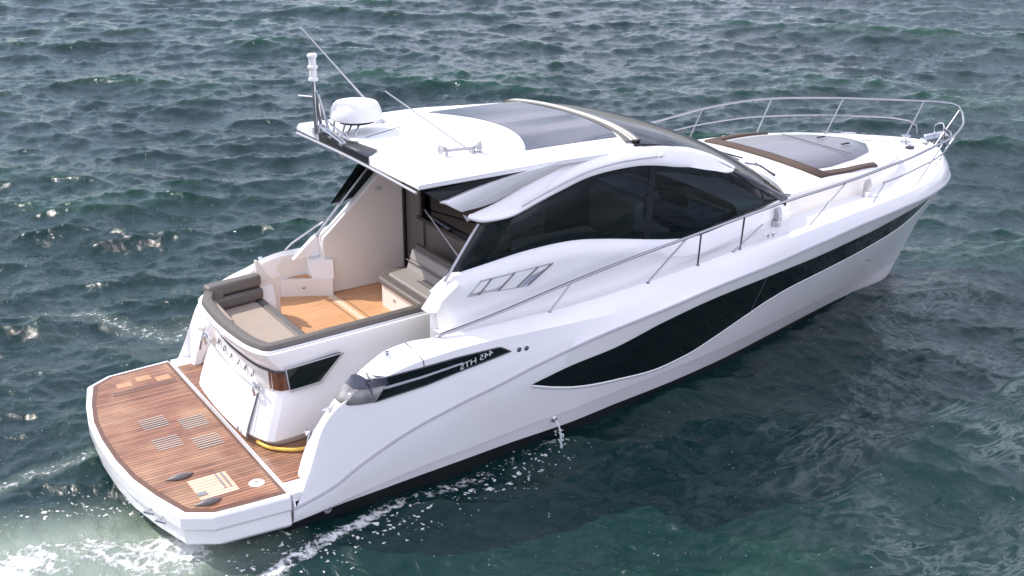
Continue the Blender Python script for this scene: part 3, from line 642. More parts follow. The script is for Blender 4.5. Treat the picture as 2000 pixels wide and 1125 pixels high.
# ------------------------------------------------------------------ hardtop
def rsec(x):
    k = max(0, min(1, (x-3.17)/3.1)); e = np.interp(x, [3.17, 4.9, 6.3], [1.60, 1.57, 1.46])
    zc = np.interp(x, [3.17, 3.6, 5, 6.3], [3.525, 3.53, 3.54, 3.53]); ze = np.interp(x, [3.17, 4.9, 6.3], [3.485, 3.485, 3.42])
    return [Vector((x, -e, ze-.03)), Vector((x, -e-.004, ze)), Vector((x, -e+.06, ze+.045)), Vector((x, -e+.24, zc-.02)), Vector((x, -e+.34, zc)), Vector((x, -.6, zc+.015)), Vector((x, -.3, zc+.02)), Vector((x, 0, zc+.022))]
rx = [3.17, 3.175, 3.19, 3.22]+[3.25+(6.35-3.25)*k/50 for k in range(51)]
rows = []
for i, x in enumerate(rx):
    s = rsec(x)
    if i == 0: s = [q+Vector((0, 0, -.014)) for q in s]
    if i == 1: s = [q+Vector((0, 0, -.006)) for q in s]
    rows.append(s+[Vector((q.x, -q.y, q.z)) for q in reversed(s[:-1])])
# notch in the trailing edge
rb = MB(); v, f = grid(rows); rb.add(v, f)
under = [[Vector((q.x, q.y, min(q.z, r[0].z+.02)-.02)) for q in r] for r in rows]
v, f = grid(under); rb.add(v, f)
v, f = grid([[r[0] for r in rows], [r[0] for r in under]]); rb.add(v, f); v, f = grid([[r[-1] for r in rows], [r[-1] for r in under]]); rb.add(v, f)
v, f = grid([rows[0], under[0]]); rb.add(v, f)
roof = rb.o('hardtop', M['white'], Y, edge=30)
rbv = BVHTree.FromPolygons([v.co for v in roof.data.vertices], [list(p.vertices) for p in roof.data.polygons])
def rz_(x, y): return top_of(x, y, rbv, 3.5)
# black underside lining and trailing edge recess
MB().loft([[Vector((x, y, 3.37)) for y in (-1.45, 0, 1.45)] for x in (3.3, 4.6)]).o('hardtop_lining', M['interd'], roof)
MB().tube([(3.155, -1.58, 3.40), (3.15, 0, 3.43), (3.155, 1.58, 3.40)], .016, 6, sm=20).o('trailing_trim', M['rub'], roof)
q = [(3.079, 0.473, 3.500), (3.280, 0.025, 3.520), (3.285, -0.310, 3.520), (3.111, -0.716, 3.500)]
MB().loft([[Vector((3.16, y, 3.42)) for y in (-.44, .2, .9)], [Vector((3.155, y, 3.535)) for y in (-.44, .2, .9)], [Vector((3.2, y, 3.552)) for y in (-.44, .2, .9)], [Vector((3.36, -.30, 3.565)), Vector((3.31, .1, 3.565)), Vector((3.205, .9, 3.556))]]).o('recess_cover', M['black'], roof)
# glass roof panel
gp = MB(); rows = []
for k in range(31):
    y = -1.17+2.34*k/30; x0 = 5.22-.36*(y/1.12)**2; x1 = 6.42-.20*(y/1.06)**2
    rows.append([Vector((x0+(x1-x0)*j/12, y, rz_(min(6.34, x0+(x1-x0)*j/12), y)+.006)) for j in range(13)])
v, f = grid(rows); gp.add(v, f); gp.o('glass_roof_panel', M['roofglass'], roof, edge=80)
# forward bar with light strips, windscreen
def wsprof(t):  # centreline profile from the bar to the foredeck
    return sitp([(0, 6.44), (1, 9.34)])(t), None
wx = [6.40, 6.8, 7.2, 7.6, 8.0, 8.4, 8.8, 9.1, 9.36]; wz = [3.54, 3.505, 3.43, 3.31, 3.15, 2.96, 2.75, 2.58, 2.45]
wf = sitp(list(zip(wx, wz)))
ws = MB(); rows = []
for k in range(41):
    u = -1+2*k/40; y = u*1.42; r = []
    for j in range(31):
        t = j/30; x = 6.40+(9.34-6.40)*t; xs_ = x-(.16+.32*t)*abs(u)**2.2
        z = wf(x)-(.05+.05*math.sin(math.pi*t)+.0*t)*abs(u)**3-.0
        if abs(u) == 1 and t < .02: z -= .01
        r.append(Vector((xs_, y*(1+.045*t), z)))
    rows.append(r)
v, f = grid(rows); ws.add(v, f); wso = ws.o('windscreen', M['screen'], Y, edge=80)
M['pillar'] = mat('dark_grey_pillar', (.055, .055, .065), .25, coat=.4)
# edge pillars (dark) along both sides of the screen
for e in (0, -1):
    s_ = -1 if e == 0 else 1
    MB().loft([rows[e], [p+Vector((0, s_*.02, -.10)) for p in rows[e]], [p+Vector((0, -s_*.03, -.2)) for p in rows[e]]]).o('screen_pillar', M['blackglass'], wso)
pe = [p for p in rows[0] if p.x > 7.75]
for s_ in (1, -1): MB().tube([Vector((p.x-.02, p.y*s_, p.z-.03)) for p in pe], [.004, .02, .035, .045]+[.055]*60, 10).o('pillar_moulding', M['pillar'], wso)
def bar(t0, w_, m, name, dz, par):
    b = MB(); A = []; B_ = []
    for k in range(41):
        u = -1+2*k/40; y = u*1.36; x = 6.40+t0-(.20)*abs(u)**2
        A.append(Vector((x, y, wf(max(x, 6.4))+.0+dz-.05*abs(u)**3))); B_.append(Vector((x+w_, y, wf(max(x+w_, 6.4))+dz-.05*abs(u)**3)))
    b.loft([[p+Vector((0, 0, -.03)) for p in A], A, B_, [p+Vector((0, 0, -.03)) for p in B_]]); return b.o(name, m, par, edge=30)
br = bar(-.03, .22, mat('dark_sunroof_frame', (.10, .095, .07), .35), 'sunroof_frame', .022, roof)
bar(.045, .022, M['gel_in'], 'light_strip', .028, br); bar(.095, .016, M['gel_in'], 'light_strip', .028, br); bar(.13, .010, M['gel_in'], 'light_strip', .028, br)
# wipers
for y0, y1 in ((-.15, -.95), (.75, -.05)):
    wo = MB().tube([(9.38-.3*abs(y0/1.4)**2.2, y0, 2.50), (9.33-.34*abs((y0+y1)/2.8)**2.2, (y0+y1)/2, 2.56), (9.33-.4*abs(y1/1.4)**2.2, y1, 2.53)], .014, 6).o('windscreen_wiper', M['seam'], Y)
    MB().tube([(9.30-.38*abs((y1+.5)/1.4)**2.2, y1+.5, 2.58), (9.26-.42*abs((y1-.15)/1.4)**2.2, y1-.15, 2.60)], .012, 6).o('wiper_blade', M['black'], wo)
    MB().lathe((9.38-.3*abs(y0/1.4)**2.2, y0, 2.46), [(.03, 0), (.03, .04), (.015, .05)], 12).o('wiper_pivot', M['steel'], wo)

# ------------------------------------------------------------------ interior behind the glass
it = MB(); it.box((6.6, 0, 1.55), (3.9, 2.9, .06)); inn_ = it.o('cabin_floor', M['interd'], Y, smooth=False)
MB().box((7.9, 0, 2.15), (.9, 2.6, .30)).o('dashboard', M['interm'], inn_, smooth=False)
for (c, d) in (((5.6, .95, 1.85), (1.6, .6, .5)), ((5.6, 1.25, 2.2), (1.6, .16, .5)), ((6.9, -.6, 1.9), (.6, 1.0, .5)), ((6.65, -.6, 2.3), (.16, 1.0, .6)), ((5.3, -1.15, 2.0), (1.3, .5, .75))):
    bevel(MB().box(c, d).o('cabin_seat', M['inter'], inn_), .05, 4)
bevel(MB().box((6.95, -.75, 3.12), (.30, .42, .04)).o('sun_visor', M['white'], inn_), .01, 2)
bevel(MB().box((8.35, -.2, 2.32), (.9, 2.3, .05)).o('dashboard_top', M['inter'], inn_), .01, 2)
MB().box((7.62, -.6, 2.38), (.06, .55, .28), ry=-.3).o('instrument_panel', M['black'], inn_, smooth=False)
MB().box((5.0, .2, 2.9), (.5, .5, .5)).o('cabin_cupboard', M['inter'], inn_, smooth=False)
MB().tube([(7.35+.16*math.sin(a), -.55+.2*math.cos(a), 2.38+.12*math.sin(a)) for a in [k*2*math.pi/24 for k in range(25)]], .014, 6).o('steering_wheel', M['black'], inn_)

# ------------------------------------------------------------------ roof equipment
mb_ = (3.17, .95); zr = rz_(*mb_)
ms = MB().tube([(3.16, .97, zr), (3.15, .95, 4.20)], .028, 10).o('light_mast', M['steel'], Y)
MB().tube([(3.22, .93, zr), (3.17, .94, 4.05)], .022, 8).o('mast_brace', M['steel'], ms)
MB().tube([(3.26, .80, zr+.02), (3.19, .92, 4.0)], .018, 8).o('mast_brace', M['alu'], ms)
MB().lathe((3.15, .95, 4.18), [(.06, 0), (.06, .03), (.045, .035), (.045, .14), (.062, .15), (.062, .18), (.045, .185), (.045, .28), (.06, .285), (.062, .31), (.05, .325)], 20).o('anchor_light', M['plastic'], ms)
MB().tube([(3.15, .95, 3.98), (3.02, 1.13, 3.98)], .010, 6).o('mast_arm', M['white'], ms)
MB().box((3.17, 1.05, zr+.04), (.12, .14, .08)).o('mast_foot', M['plastic'], ms)
for dx, dz in ((0, 0), (.05, .0), (.11, .05)):
    MB().tube([(3.19+dx, .95, zr+.10+dz), (3.17+dx, .25, zr+.03)], .016, 6).o('bracket_bar', M['steel'], ms)
for p in ((3.20, .25), (3.3, .22), (3.22, .6)): MB().box((p[0], p[1], zr+.02), (.12, .08, .03)).o('bracket_foot', M['alu'], ms)
dc = (3.58, .70)
rd = MB().lathe((dc[0], dc[1], 3.70), [(.18, -.035), (.22, -.03), (.23, 0)], 36).o('radar_scanner', M['black'], Y)
MB().lathe((dc[0], dc[1], 3.70), [(.24, .0), (.318, .02), (.325, .045), (.30, .14), (.272, .20), (.25, .218), (.10, .226)], 40).o('radar_dome', M['plastic'], rd)
for a, b in (((3.36, .86), (3.27, .72)), ((3.38, .60), (3.22, .42)), ((3.56, .56), (3.40, .42)), ((3.6, .8), (3.46, .70))):
    MB().tube([(a[0], a[1], 3.69), (b[0], b[1], rz_(*b))], .014, 6).o('radar_leg', M['steel'], rd)
# whip antennas
for base, tip in (((4.311, -0.978, 3.500), (3.554, -0.150, 4.201)), ((3.970, 1.250, 3.814), (3.238, 1.450, 4.746))):
    bz = (base[0], base[1], rz_(base[0], base[1]))
    a_ = MB().tube([bz if base[1] < 0 else bz, base, tip], [.02, .013, .008], 6).o('whip_antenna', M['aerial'], Y)
    MB().lathe(bz, [(.05, 0), (.05, .02), (.02, .03), (.02, .07)], 14).o('antenna_base', M['steel'], a_)
# horn pair
hp = [(3.945, -0.869, 3.600), (4.268, -0.936, 3.600), (4.053, -1.099, 3.600)]
hr = MB().tube([hp[0], hp[1]], .018, 8).o('horn', M['alu'], Y)
for i, q in enumerate(hp[:2]):
    d = (Vector(hp[1])-Vector(hp[0])).normalized()*(1 if i else -1)
    MB().lathe(Vector(q)+Vector((0, 0, .02)), [(.02, 0), (.03, .04), (.055, .08), (.06, .085), (.03, .075)], 16, axis=(d.x-.6, d.y*.6-.3, .1)).o('horn_bell', M['alu'], hr)
    MB().tube([Vector(q), (q[0], q[1], rz_(q[0], q[1]))], .018, 8).o('horn_foot', M['alu'], hr)
# small dome and aerial base on the far side
MB().lathe((4.05, 1.05, rz_(4.05, 1.05)), [(.10, 0), (.105, .01), (.09, .02)], 24).o('speaker_cover', M['rub'], roof)
MB().lathe((4.03, 1.05, rz_(4.05, 1.05)+.02), [(.01, 0), (.01, .07)], 8).o('gps_stub', M['steel'], roof)
MB().tube([(3.52, .35, rz_(3.5, .35)+.002), (4.15, .62, rz_(4.1, .6)+.002)], .006, 4).o('panel_seam', M['seam'], roof)
# moulded blister by the horn
bl = MB(); n = 14; rows = []
for i in range(n):
    t = i/(n-1); x = 3.95+.42*t; w2 = .10*math.sin(math.pi*(.15+.7*t)); r = []
    for j in range(9):
        u = -1+2*j/8; y = -.22+u*w2; r.append((x, y, rz_(x, y)-.003+.06*math.sin(math.pi*t/1.0)*(1-u*u)))
    rows.append(r)
bl.loft(rows); bl.o('roof_blister', M['white'], roof)

# ------------------------------------------------------------------ quarter badge and stern light on the near horn
def qy(x, z): return hully(x, z, -1)
for s in (-1,):
    top = [(2.261, -1.990, 1.582), (2.498, -2.000, 1.566), (2.935, -2.000, 1.577), (3.370, -2.020, 1.594), (3.921, -2.040, 1.593), (4.052, -2.050, 1.514)]
    bot = [(2.352, -1.990, 1.315), (2.532, -2.000, 1.332), (2.968, -2.000, 1.365), (3.354, -2.020, 1.423), (3.777, -2.040, 1.476), (4.052, -2.050, 1.514)]
    A = [Vector((p.x, hully(p.x, p.z, s)+s*.008, p.z)) for p in even(top, 40)]; B_ = [Vector((p.x, hully(p.x, p.z, s)+s*.008, p.z)) for p in even(bot, 40)]
    ins = lambda t: [Vector((a.x+(b.x-a.x)*t, hully(a.x+(b.x-a.x)*t, a.z+(b.z-a.z)*t, s)+s*.009, a.z+(b.z-a.z)*t)) for a, b in zip(A, B_)]
    bd = MB().loft([ins(t/6) for t in range(7)]).o('quarter_badge', M['blackglass'], Y)
    MB().tube(ins(0)+ins(1)[::-1]+[ins(0)[0]], .008, 5).o('badge_edge', M['seam'], bd)
    MB().loft([[p+Vector((0, s*.006, 0)) for p in ins(.42)[:26]], [p+Vector((0, s*.006, 0)) for p in ins(.55)[:26]]]).o('badge_stripe', M['rub'], bd)
    if s > 0: continue
    # stern light wraps from the horn's aft face to its side
    G_ = lambda q: [Vector((p[0], p[1] if s < 0 else -p[1], p[2])) for p in q]
    t_ = G_([(2.126, -1.800, 1.485), (2.163, -1.985, 1.503), (2.289, -2.010, 1.498), (2.478, -2.020, 1.489)]); b_ = G_([(2.008, -1.780, 1.350), (2.008, -1.970, 1.352), (2.166, -2.000, 1.339), (2.354, -2.010, 1.323)])
    lm_ = MB().loft([even(t_, 14), [a.lerp(b, .5)+Vector((-.01, s*.012, 0)) for a, b in zip(even(t_, 14), even(b_, 14))], even(b_, 14)]); lo_ = lm_.o('stern_light', M['lens'], bd); solid(lo_, .05, 0)
    t_ = G_([(2.224, -1.780, 1.555), (2.226, -1.920, 1.635), (2.279, -1.990, 1.589), (2.493, -2.010, 1.572)]); b_ = G_([(2.132, -1.800, 1.490), (2.161, -1.990, 1.506), (2.287, -2.015, 1.501), (2.503, -2.020, 1.494)])
    cm_ = MB().loft([even(t_, 14), even(b_, 14)]).o('light_cap', mat('dark_chrome', (.08, .085, .11), .25, metal=.6), lo_, smooth=False); solid(cm_, .06, 0)
    MB().tube(even(G_([(2.004, -1.790, 1.355), (2.003, -1.980, 1.351), (2.161, -2.010, 1.339), (2.349, -2.020, 1.322)]), 12), .01, 6).o('light_rim', M['seam'], lo_)
# badge letters, reversed as in the mirrored photograph
v, f = text_mesh('445 HTS', .115, .003)
cx, cz_ = 3.70, 1.40
c3 = (3.602, -2.030, 1.515); sl = .21
vv = []
for q in v:
    a = -q[0]*1.05; b = q[1]
    x = c3[0]+a; z = c3[2]+b*.8+a*sl
    vv.append((x, qy(x, z)-.016-q[2]*.5, z))
MB().add(vv, f).o('badge_lettering', M['text'], Y, smooth=False)
for p in ((4.164, -2.060, 1.510), (4.262, -2.060, 1.505)):
    MB().lathe((p[0], qy(p[0], p[2]), p[2]), [(.03, 0), (.03, .01), (.012, .012)], 16, axis=(0, -1, 0)).o('hull_vent_fitting', M['steel'], Y)
pf = (1.773, -1.970, 0.134); MB().lathe((pf[0], qy(pf[0], pf[2]), pf[2]), [(.045, -.01), (.045, .012), (.02, .012), (.018, -.02)], 16, axis=(0, -1, 0)).o('exhaust_outlet', M['alu'], Y)
for p in ((10.911, -1.500, 1.032), (11.041, -1.450, 0.999)):
    yy = hully(p[0], p[2], -1); MB().lathe((p[0], yy, p[2]), [(.02, 0), (.02, .01)], 10, axis=(0, -1, 0)).o('hull_vent_fitting', M['alu'], Y)
po = (4.832, -1.990, 0.333); oy = qy(po[0], po[2])
MB().lathe((po[0], oy, po[2]), [(.035, 0), (.04, .02), (.022, .03)], 14, axis=(0, -1, 0)).o('bilge_outlet', M['steel'], Y)
# white fold line under the window and horn hull crease is part of the hull shape
# handle plates on the horns
for s in (-1, 1):
    hh = MB().tube([(1.66, s*1.70, .62), (1.66, s*1.67, .72), (1.72, s*1.67, .92), (1.78, s*1.70, 1.0)], .016, 8).o('horn_grab_handle', M['steel'], Y)
    MB().lathe((1.70, s*1.69, .98), [(.03, 0), (.03, .03)], 12, axis=(0, -s, 0)).o('handle_boss', M['steel'], hh)
    MB().lathe((2.62, s*1.80, gz(2.62)-.01), [(.03, 0), (.03, .015), (.015, .02)], 14, axis=(-.3, 0, 1)).o('filler_cap', M['steel'], Y)
# horn joint line
j = []
for t in range(12):
    i = min(range(len(L3)), key=lambda k: abs(L3[k].x-2.93)); a, b, c, d = L2[min(range(len(L2)), key=lambda k: abs(L2[k].x-3.02))].lerp(L3[i], .62), L3[i], L4[i], L5[i]
pts = [a, b, c, d]; MB().tube([p+Vector((0, -.002, .002)) for p in pts], .006, 5).o('hull_seam', M['seam'], Y)

# ------------------------------------------------------------------ rails
RY = sitp([(3, 1.78), (6, 1.92), (9, 2.02), (10.4, 1.99), (11.7, 1.74), (12.8, 1.22), (13.6, .62), (13.9, .34), (14.08, .14), (14.12, 0)])
RZ = sitp([(3.28, 1.79), (3.9, 1.88), (5, 2.09), (5.9, 2.24), (6.7, 2.35), (7.6, 2.48), (8.4, 2.58), (9.5, 2.67), (10.5, 2.77), (11.6, 2.83), (12.7, 2.81), (13.9, 2.79), (14.12, 2.79)])
top_n = [Vector((3.22, -1.77, 1.72)), Vector((3.24, -1.775, 1.76))]+[Vector((x, -RY(x), RZ(x))) for x in [3.3+(13.6-3.3)*k/60 for k in range(61)]]+[Vector((x, -RY(x), RZ(x))) for x in (13.7, 13.8, 13.9, 13.97, 14.03, 14.07, 14.10)]
full = top_n+[Vector((14.12, 0, 2.79))]+[Vector((p.x, -p.y, p.z)) for p in reversed(top_n)]
hrail = MB().tube(full, .019, 8).o('bow_rail', M['rail'], Y)
MZ = lambda x: np.interp(x, [10.2, 11.2, 12.5, 13.5], [2.51, 2.56, 2.55, 2.52])
def ry2(x): return RY(x)*.55+GY(x)*.45
mid = [Vector((x, -ry2(x), MZ(x))) for x in [10.22+(13.4-10.22)*k/24 for k in range(25)]]+[Vector((13.55, -.36, 2.50)), Vector((13.66, -.28, 2.42)), Vector((13.70, -.27, 2.27))]
for s in (1, -1): MB().tube(([] if s > 0 else [Vector((9.35, 1.97, 2.46)), Vector((9.8, 1.96, 2.49))])+[Vector((p.x, p.y*s, p.z)) for p in mid], .013, 7).o('mid_rail', M['rail'], hrail)
st_ = [((4.74, 1.76), 5.03), ((6.15, 1.86), 6.72), ((6.92, 1.95), 6.93), ((7.60, 2.05), 7.62), ((7.49, 2.02), 7.98), ((8.80, 2.15), 9.42), ((11.33, 2.26), 11.72), ((12.42, 2.27), 12.85), ((13.44, 2.24), 13.88)]
for (bx, bz), tx in st_:
    for s in (1, -1):
        b = Vector((bx, -GY(bx)*s, gz(bx)-.01)); t = Vector((tx, -RY(tx)*s, RZ(tx)))
        if bx == 7.49: t = b.lerp(t, .72); t.x = 7.95; t.z = 2.32
        so3 = MB().tube([b, t], .0125, 7).o('stanchion', M['rail'], hrail)
        MB().lathe(b, [(.028, 0), (.028, .008), (.015, .014)], 12).o('stanchion_foot', M['steel'], so3)
        if bx == 8.80: MB().tube([b.lerp(t, .42), b.lerp(t, .54)], .02, 8).o('rail_clamp', M['steel'], so3)
for s in (1, -1):
    b = Vector((10.07, -GY(10.07)*s, gz(10.07)-.01)); t = Vector((10.25, -ry2(10.25)*s, 2.51)) if s > 0 else Vector((10.42, RY(10.42), RZ(10.42))); MB().tube([b, t], .0125, 7).o('stanchion', M['rail'], hrail)
# cleats
def cleat(x, y, z, a, s=1):
    c = Vector((x, y, z)); d = Vector((math.cos(a), math.sin(a), 0))
    o_ = MB().tube([c-d*.13+Vector((0, 0, .05)), c-d*.05+Vector((0, 0, .058)), c+d*.05+Vector((0, 0, .058)), c+d*.13+Vector((0, 0, .05))], [.010, .016, .016, .010], 8).o('mooring_cleat', M['steel'], Y)
    for k in (-.045, .045): MB().tube([c+d*k, c+d*k+Vector((0, 0, .055))], .013, 8).o('cleat_post', M['steel'], o_)
for s in (-1, 1):
    cleat(8.22, s*1.88, gz(8.22)-.05, s*.02); cleat(12.75, s*.92, gz(12.75)-.04, -s*.6)
    cleat(1.95, s*1.83, gz(1.95)-.02, 0)
# deck lights / ventilators by the trunk
for x, yy in ((8.62, 1.58), (10.45, 1.50)):
    for s in (-1, 1):
        c = (x, s*yy, deckz(x))
        o_ = MB().lathe(c, [(.06, 0), (.055, .05), (.05, .09)], 16).o('deck_ventilator', M['steel'], Y)
        b = MB(); b.prism([(x-.02, s*(yy-.05), c[2]+.08), (x-.02, s*(yy+.05), c[2]+.08), (x-.02, s*(yy+.05), c[2]+.18), (x-.02, s*(yy+.03), c[2]+.24), (x-.02, s*yy, c[2]+.27), (x-.02, s*(yy-.03), c[2]+.24), (x-.02, s*(yy-.05), c[2]+.18)], (.07, 0, 0)); bevel(b.o('ventilator_hood', M['alu'], o_), .01, 2)
# anchor, roller and windlass
ar = MB().box((13.80, 0, 2.24), (.55, .14, .05)).o('anchor_roller', M['steel'], Y, smooth=False)
MB().lathe((14.04, -.05, 2.25), [(.05, 0), (.05, .10)], 14, axis=(0, 1, 0)).o('roller_wheel', M['plastic'], ar)
an = MB(); an.tube([(13.55, 0, 2.32), (14.0, 0, 2.32), (14.15, 0, 2.22)], .025, 8); an.prism([(13.95, -.14, 2.10), (14.25, 0, 2.02), (13.95, .14, 2.10), (14.02, 0, 2.16)], (0, 0, .04)); an.o('anchor', M['steel'], Y)
MB().tube([(13.9, -.08, 2.26), (13.9, -.09, 2.42), (13.95, 0, 2.48), (13.9, .09, 2.42), (13.9, .08, 2.26)], .012, 6, sm=16).o('anchor_bail', M['steel'], ar)
wlb = MB().lathe((13.2, .1, 2.17), [(.09, 0), (.09, .07), (.05, .10), (.05, .16), (.08, .18)], 20).o('windlass', M['steel'], Y)
MB().box((13.05, -.12, 2.20), (.12, .08, .06)).o('windlass_switch', M['black'], wlb)
# foredeck bow step (rounded moulded lip)
# walkways either side of the island
for s in (-1, 1):
    n_s = 3
    for k in range(n_s):
        x0 = (2.30 if s < 0 else 2.12)+k*.20; x1 = 4.0 if s < 0 else 2.68
        MB().box(((x0+x1)/2, s*1.375, .5+.2267*(k+1)-.125), (x1-x0, .60, .22)).o('side_step', M['gel_in'], Y, smooth=False)

# ------------------------------------------------------------------ hose (lies on the platform, a thing of its own)
hz = MB().tube([(1.45, -.80, .545), (1.52, -1.0, .54), (1.72, -1.19, .54), (1.93, -1.27, .56), (2.02, -1.36, .64), (2.06, -1.46, .78), (2.05, -1.60, .84)], .022, 10, sm=40).o('yellow_hose', M['hose'])
tag(hz, 'yellow hose lying round the white transom moulding on the teak step', 'hose')

# ------------------------------------------------------------------ sea: one sheet, FFT waves near the boat, reaching the horizon
def tile(L, n, V, wdir, seed, sigma, lmin, spread=2, lmax=1e9):
    rg = np.random.default_rng(seed); k = 2*np.pi*np.fft.fftfreq(n, L/n); KX, KY = np.meshgrid(k, k, indexing='ij'); K = np.hypot(KX, KY); K[0, 0] = 1e-6
    Lw = V*V/9.81; c = (KX*np.cos(wdir)+KY*np.sin(wdir))/K
    Ph = np.exp(-1/(K*Lw)**2)/K**3.6*(np.abs(c)**spread*.9+.1)*np.exp(-(K*lmin/6.28)**2)*np.where(2*np.pi/K > lmax, 0, 1); Ph[0, 0] = 0
    Ph = np.where(c < 0, Ph*.15, Ph)
    H = np.sqrt(Ph)*(rg.normal(size=K.shape)+1j*rg.normal(size=K.shape))
    h = np.real(np.fft.ifft2(H)); dx = np.real(np.fft.ifft2(-1j*KX/K*H)); dy = np.real(np.fft.ifft2(-1j*KY/K*H)); s = sigma/h.std()
    return h*s, dx*s, dy*s
def samp(a, L, X, Y_):
    n = a.shape[0]; u = (X/L % 1)*n; v = (Y_/L % 1)*n; i = np.floor(u).astype(int) % n; j = np.floor(v).astype(int) % n; fu = u-np.floor(u); fv = v-np.floor(v); i1 = (i+1) % n; j1 = (j+1) % n
    return (a[i, j]*(1-fu)+a[i1, j]*fu)*(1-fv)+(a[i, j1]*(1-fu)+a[i1, j1]*fu)*fv
wd_ = math.radians(238)
C0 = np.array([CAMPOS[0], CAMPOS[1]])
th = list(np.arange(R(14), R(102), R(.098)))
th += list(np.arange(R(102), R(374), R(2.0)))
th = np.array(th); rr_ = [2.5]
while rr_[-1] < 95: rr_.append(rr_[-1]*1.0042+.004)
while rr_[-1] < 6000: rr_.append(rr_[-1]*1.12)
rr_ = np.array(rr_); TH, RR = np.meshgrid(th, rr_, indexing='xy'); X = C0[0]+RR*np.cos(TH); Yv = C0[1]+RR*np.sin(TH)
Z = np.zeros_like(X); DX = np.zeros_like(X); DY = np.zeros_like(X)
for (L, n, V, a, sd_, sg, lm, ch, spd) in ((57.0, 512, 4.0, wd_-.1, 3, .088, .4, 1.3, 6), (23.0, 512, 2.0, wd_+.25, 5, .030, .10, 1.3, 3), (9.1, 512, 1.1, wd_-.3, 9, .0115, .03, 1.2, 1.5)):
    h, dx, dy = tile(L, n, V, a, sd_, sg, lm, spd); ca, sa = math.cos(.37*sd_), math.sin(.37*sd_)
    U = X; W_ = Yv
    fadeR = np.clip((130-RR)/60, 0, 1)*(1 if L > 30 else np.clip((110-RR)/60, .0, 1))
    Z += samp(h, L, U, W_)*fadeR; DX += ch*samp(dx, L, U, W_)*fadeR; DY += ch*samp(dy, L, U, W_)*fadeR
# calmer water in the lee of the hull
def seg_d(px, py, pts):
    d = np.full(px.shape, 1e9)
    for (ax, ay), (bx, by) in zip(pts, pts[1:]):
        vx, vy = bx-ax, by-ay; t = np.clip(((px-ax)*vx+(py-ay)*vy)/(vx*vx+vy*vy), 0, 1); d = np.minimum(d, np.hypot(px-ax-t*vx, py-ay-t*vy))
    return d
hd = seg_d(X, Yv, [(1, 0), (11.5, 0)])
calm = 1-.45*np.exp(-((hd-1.8).clip(0)/2.2)**2)
Z *= calm; 
wake = seg_d(X, Yv, [(-.3, -.3), (-5, -2.0)])
Z += .06*np.exp(-(wake/1.3)**2)*np.sin(X*3.1+Yv*2.3)
def P2(p): return (p[0], p[1])
nearline = [P2(p) for p in ((4.971, -1.934, 0.000), (4.573, -1.982, 0.000), (4.099, -2.029, 0.000), (3.606, -2.023, 0.000), (3.263, -2.021, 0.000), (2.739, -2.003, 0.000), (2.037, -2.131, 0.000), (1.575, -2.213, 0.000), (1.122, -2.318, 0.000), (0.702, -2.529, 0.000))]
farline = [P2((4.956, -1.955, 0.000)), P2((4.509, -2.074, 0.000)), P2((4.002, -2.179, 0.000)), P2((3.528, -2.151, 0.000)), P2((3.166, -2.186, 0.000)), P2((2.646, -2.174, 0.000)), P2((1.939, -2.331, 0.000)), P2((1.339, -2.347, 0.000)), P2((0.909, -2.558, 0.000))]
def jit(s, sc_): return samp(tile(31.0, 256, 3, 0, s, 1, .3)[0], 31.0, X*sc_, Yv*sc_)
n1 = jit(21, 1.0)
n2 = jit(33, .45)
f_line = np.exp(-(seg_d(X+.10*n1, Yv+.05*n2, nearline)/.21)**2)*np.clip(.72+.14*n2, .60, .90)
stern = [P2((0.127, -1.566, 0.000)), P2((-0.260, -1.429, 0.000)), P2((-0.705, -1.142, 0.000)), P2((-1.361, -1.149, 0.000))]
f_wash = 1.16*np.exp(-(seg_d(X+.2*n1, Yv, stern)/.85)**2)
f_wash = np.maximum(f_wash, .75*np.exp(-(seg_d(X+.2*n1, Yv, [P2((-0.191, -0.721, 0.000)), P2((-0.939, -0.825, 0.000)), P2((-1.420, -0.953, 0.000))])/.35)**2))
f_left = .74*np.exp(-(seg_d(X+.3*n1, Yv, [P2((0.111, 0.780, 0.000)), P2((-0.363, 0.909, 0.000)), P2((-1.084, 0.746, 0.000))])/.22)**2)
f_left = np.maximum(f_left, .74*np.exp(-(seg_d(X+.3*n1, Yv, [P2((2.305, 3.826, 0.000)), P2((1.999, 4.440, 0.000)), P2((1.757, 4.931, 0.000)), P2((0.831, 5.844, -0.000))])/.34)**2))
f_left = np.maximum(f_left, .40*np.exp(-(seg_d(X+.3*n1, Yv, [P2((0.178, 4.961, 0.000)), P2((1.092, 4.489, 0.000)), P2((1.869, 3.334, 0.000))])/.6)**2))
bowp = [P2((12.572, -0.470, 0.000)), P2((12.953, -1.776, 0.000)), P2((12.079, -3.307, 0.000))]
f_bow = .46*np.exp(-(seg_d(X, Yv, [P2((12.812, -0.897, 0.000)), P2((11.986, -3.034, 0.000)), P2((10.115, -4.156, 0.000)), P2((7.794, -4.685, 0.000)), P2((7.490, -5.902, 0.000))])/1.5)**2)
spk = np.exp(-(seg_d(X, Yv, [P2((4.867, -2.080, 0.000)), P2((3.111, -2.281, 0.000)), P2((1.519, -2.462, 0.000)), P2((0.369, -2.418, 0.000))])/.42)**2)
spk = np.maximum(spk, np.clip(f_left, 0, 1)); spk = np.maximum(spk, np.exp(-((f_wash-.35)/.3)**2))
f_fleck = .30*np.exp(-(seg_d(X, Yv, [P2((1.389, -2.867, 0.000)), P2((4.472, -2.551, 0.000)), P2((6.661, -2.769, 0.000))])/.9)**2)
FO = np.clip(np.maximum.reduce([f_line, f_wash*(.86+.14*np.clip(n2, -1, 1)), f_left, f_bow*0, f_fleck]), 0, 1.4)
STR = np.clip(f_bow/.46+.35*f_left+.15*np.exp(-(hd/6)**2), 0, 1)
crest = np.clip((Z-.17)/.10, 0, 1)
nr, nth = X.shape
verts = np.stack([X-DX, Yv-DY, Z], -1).reshape(-1, 3)
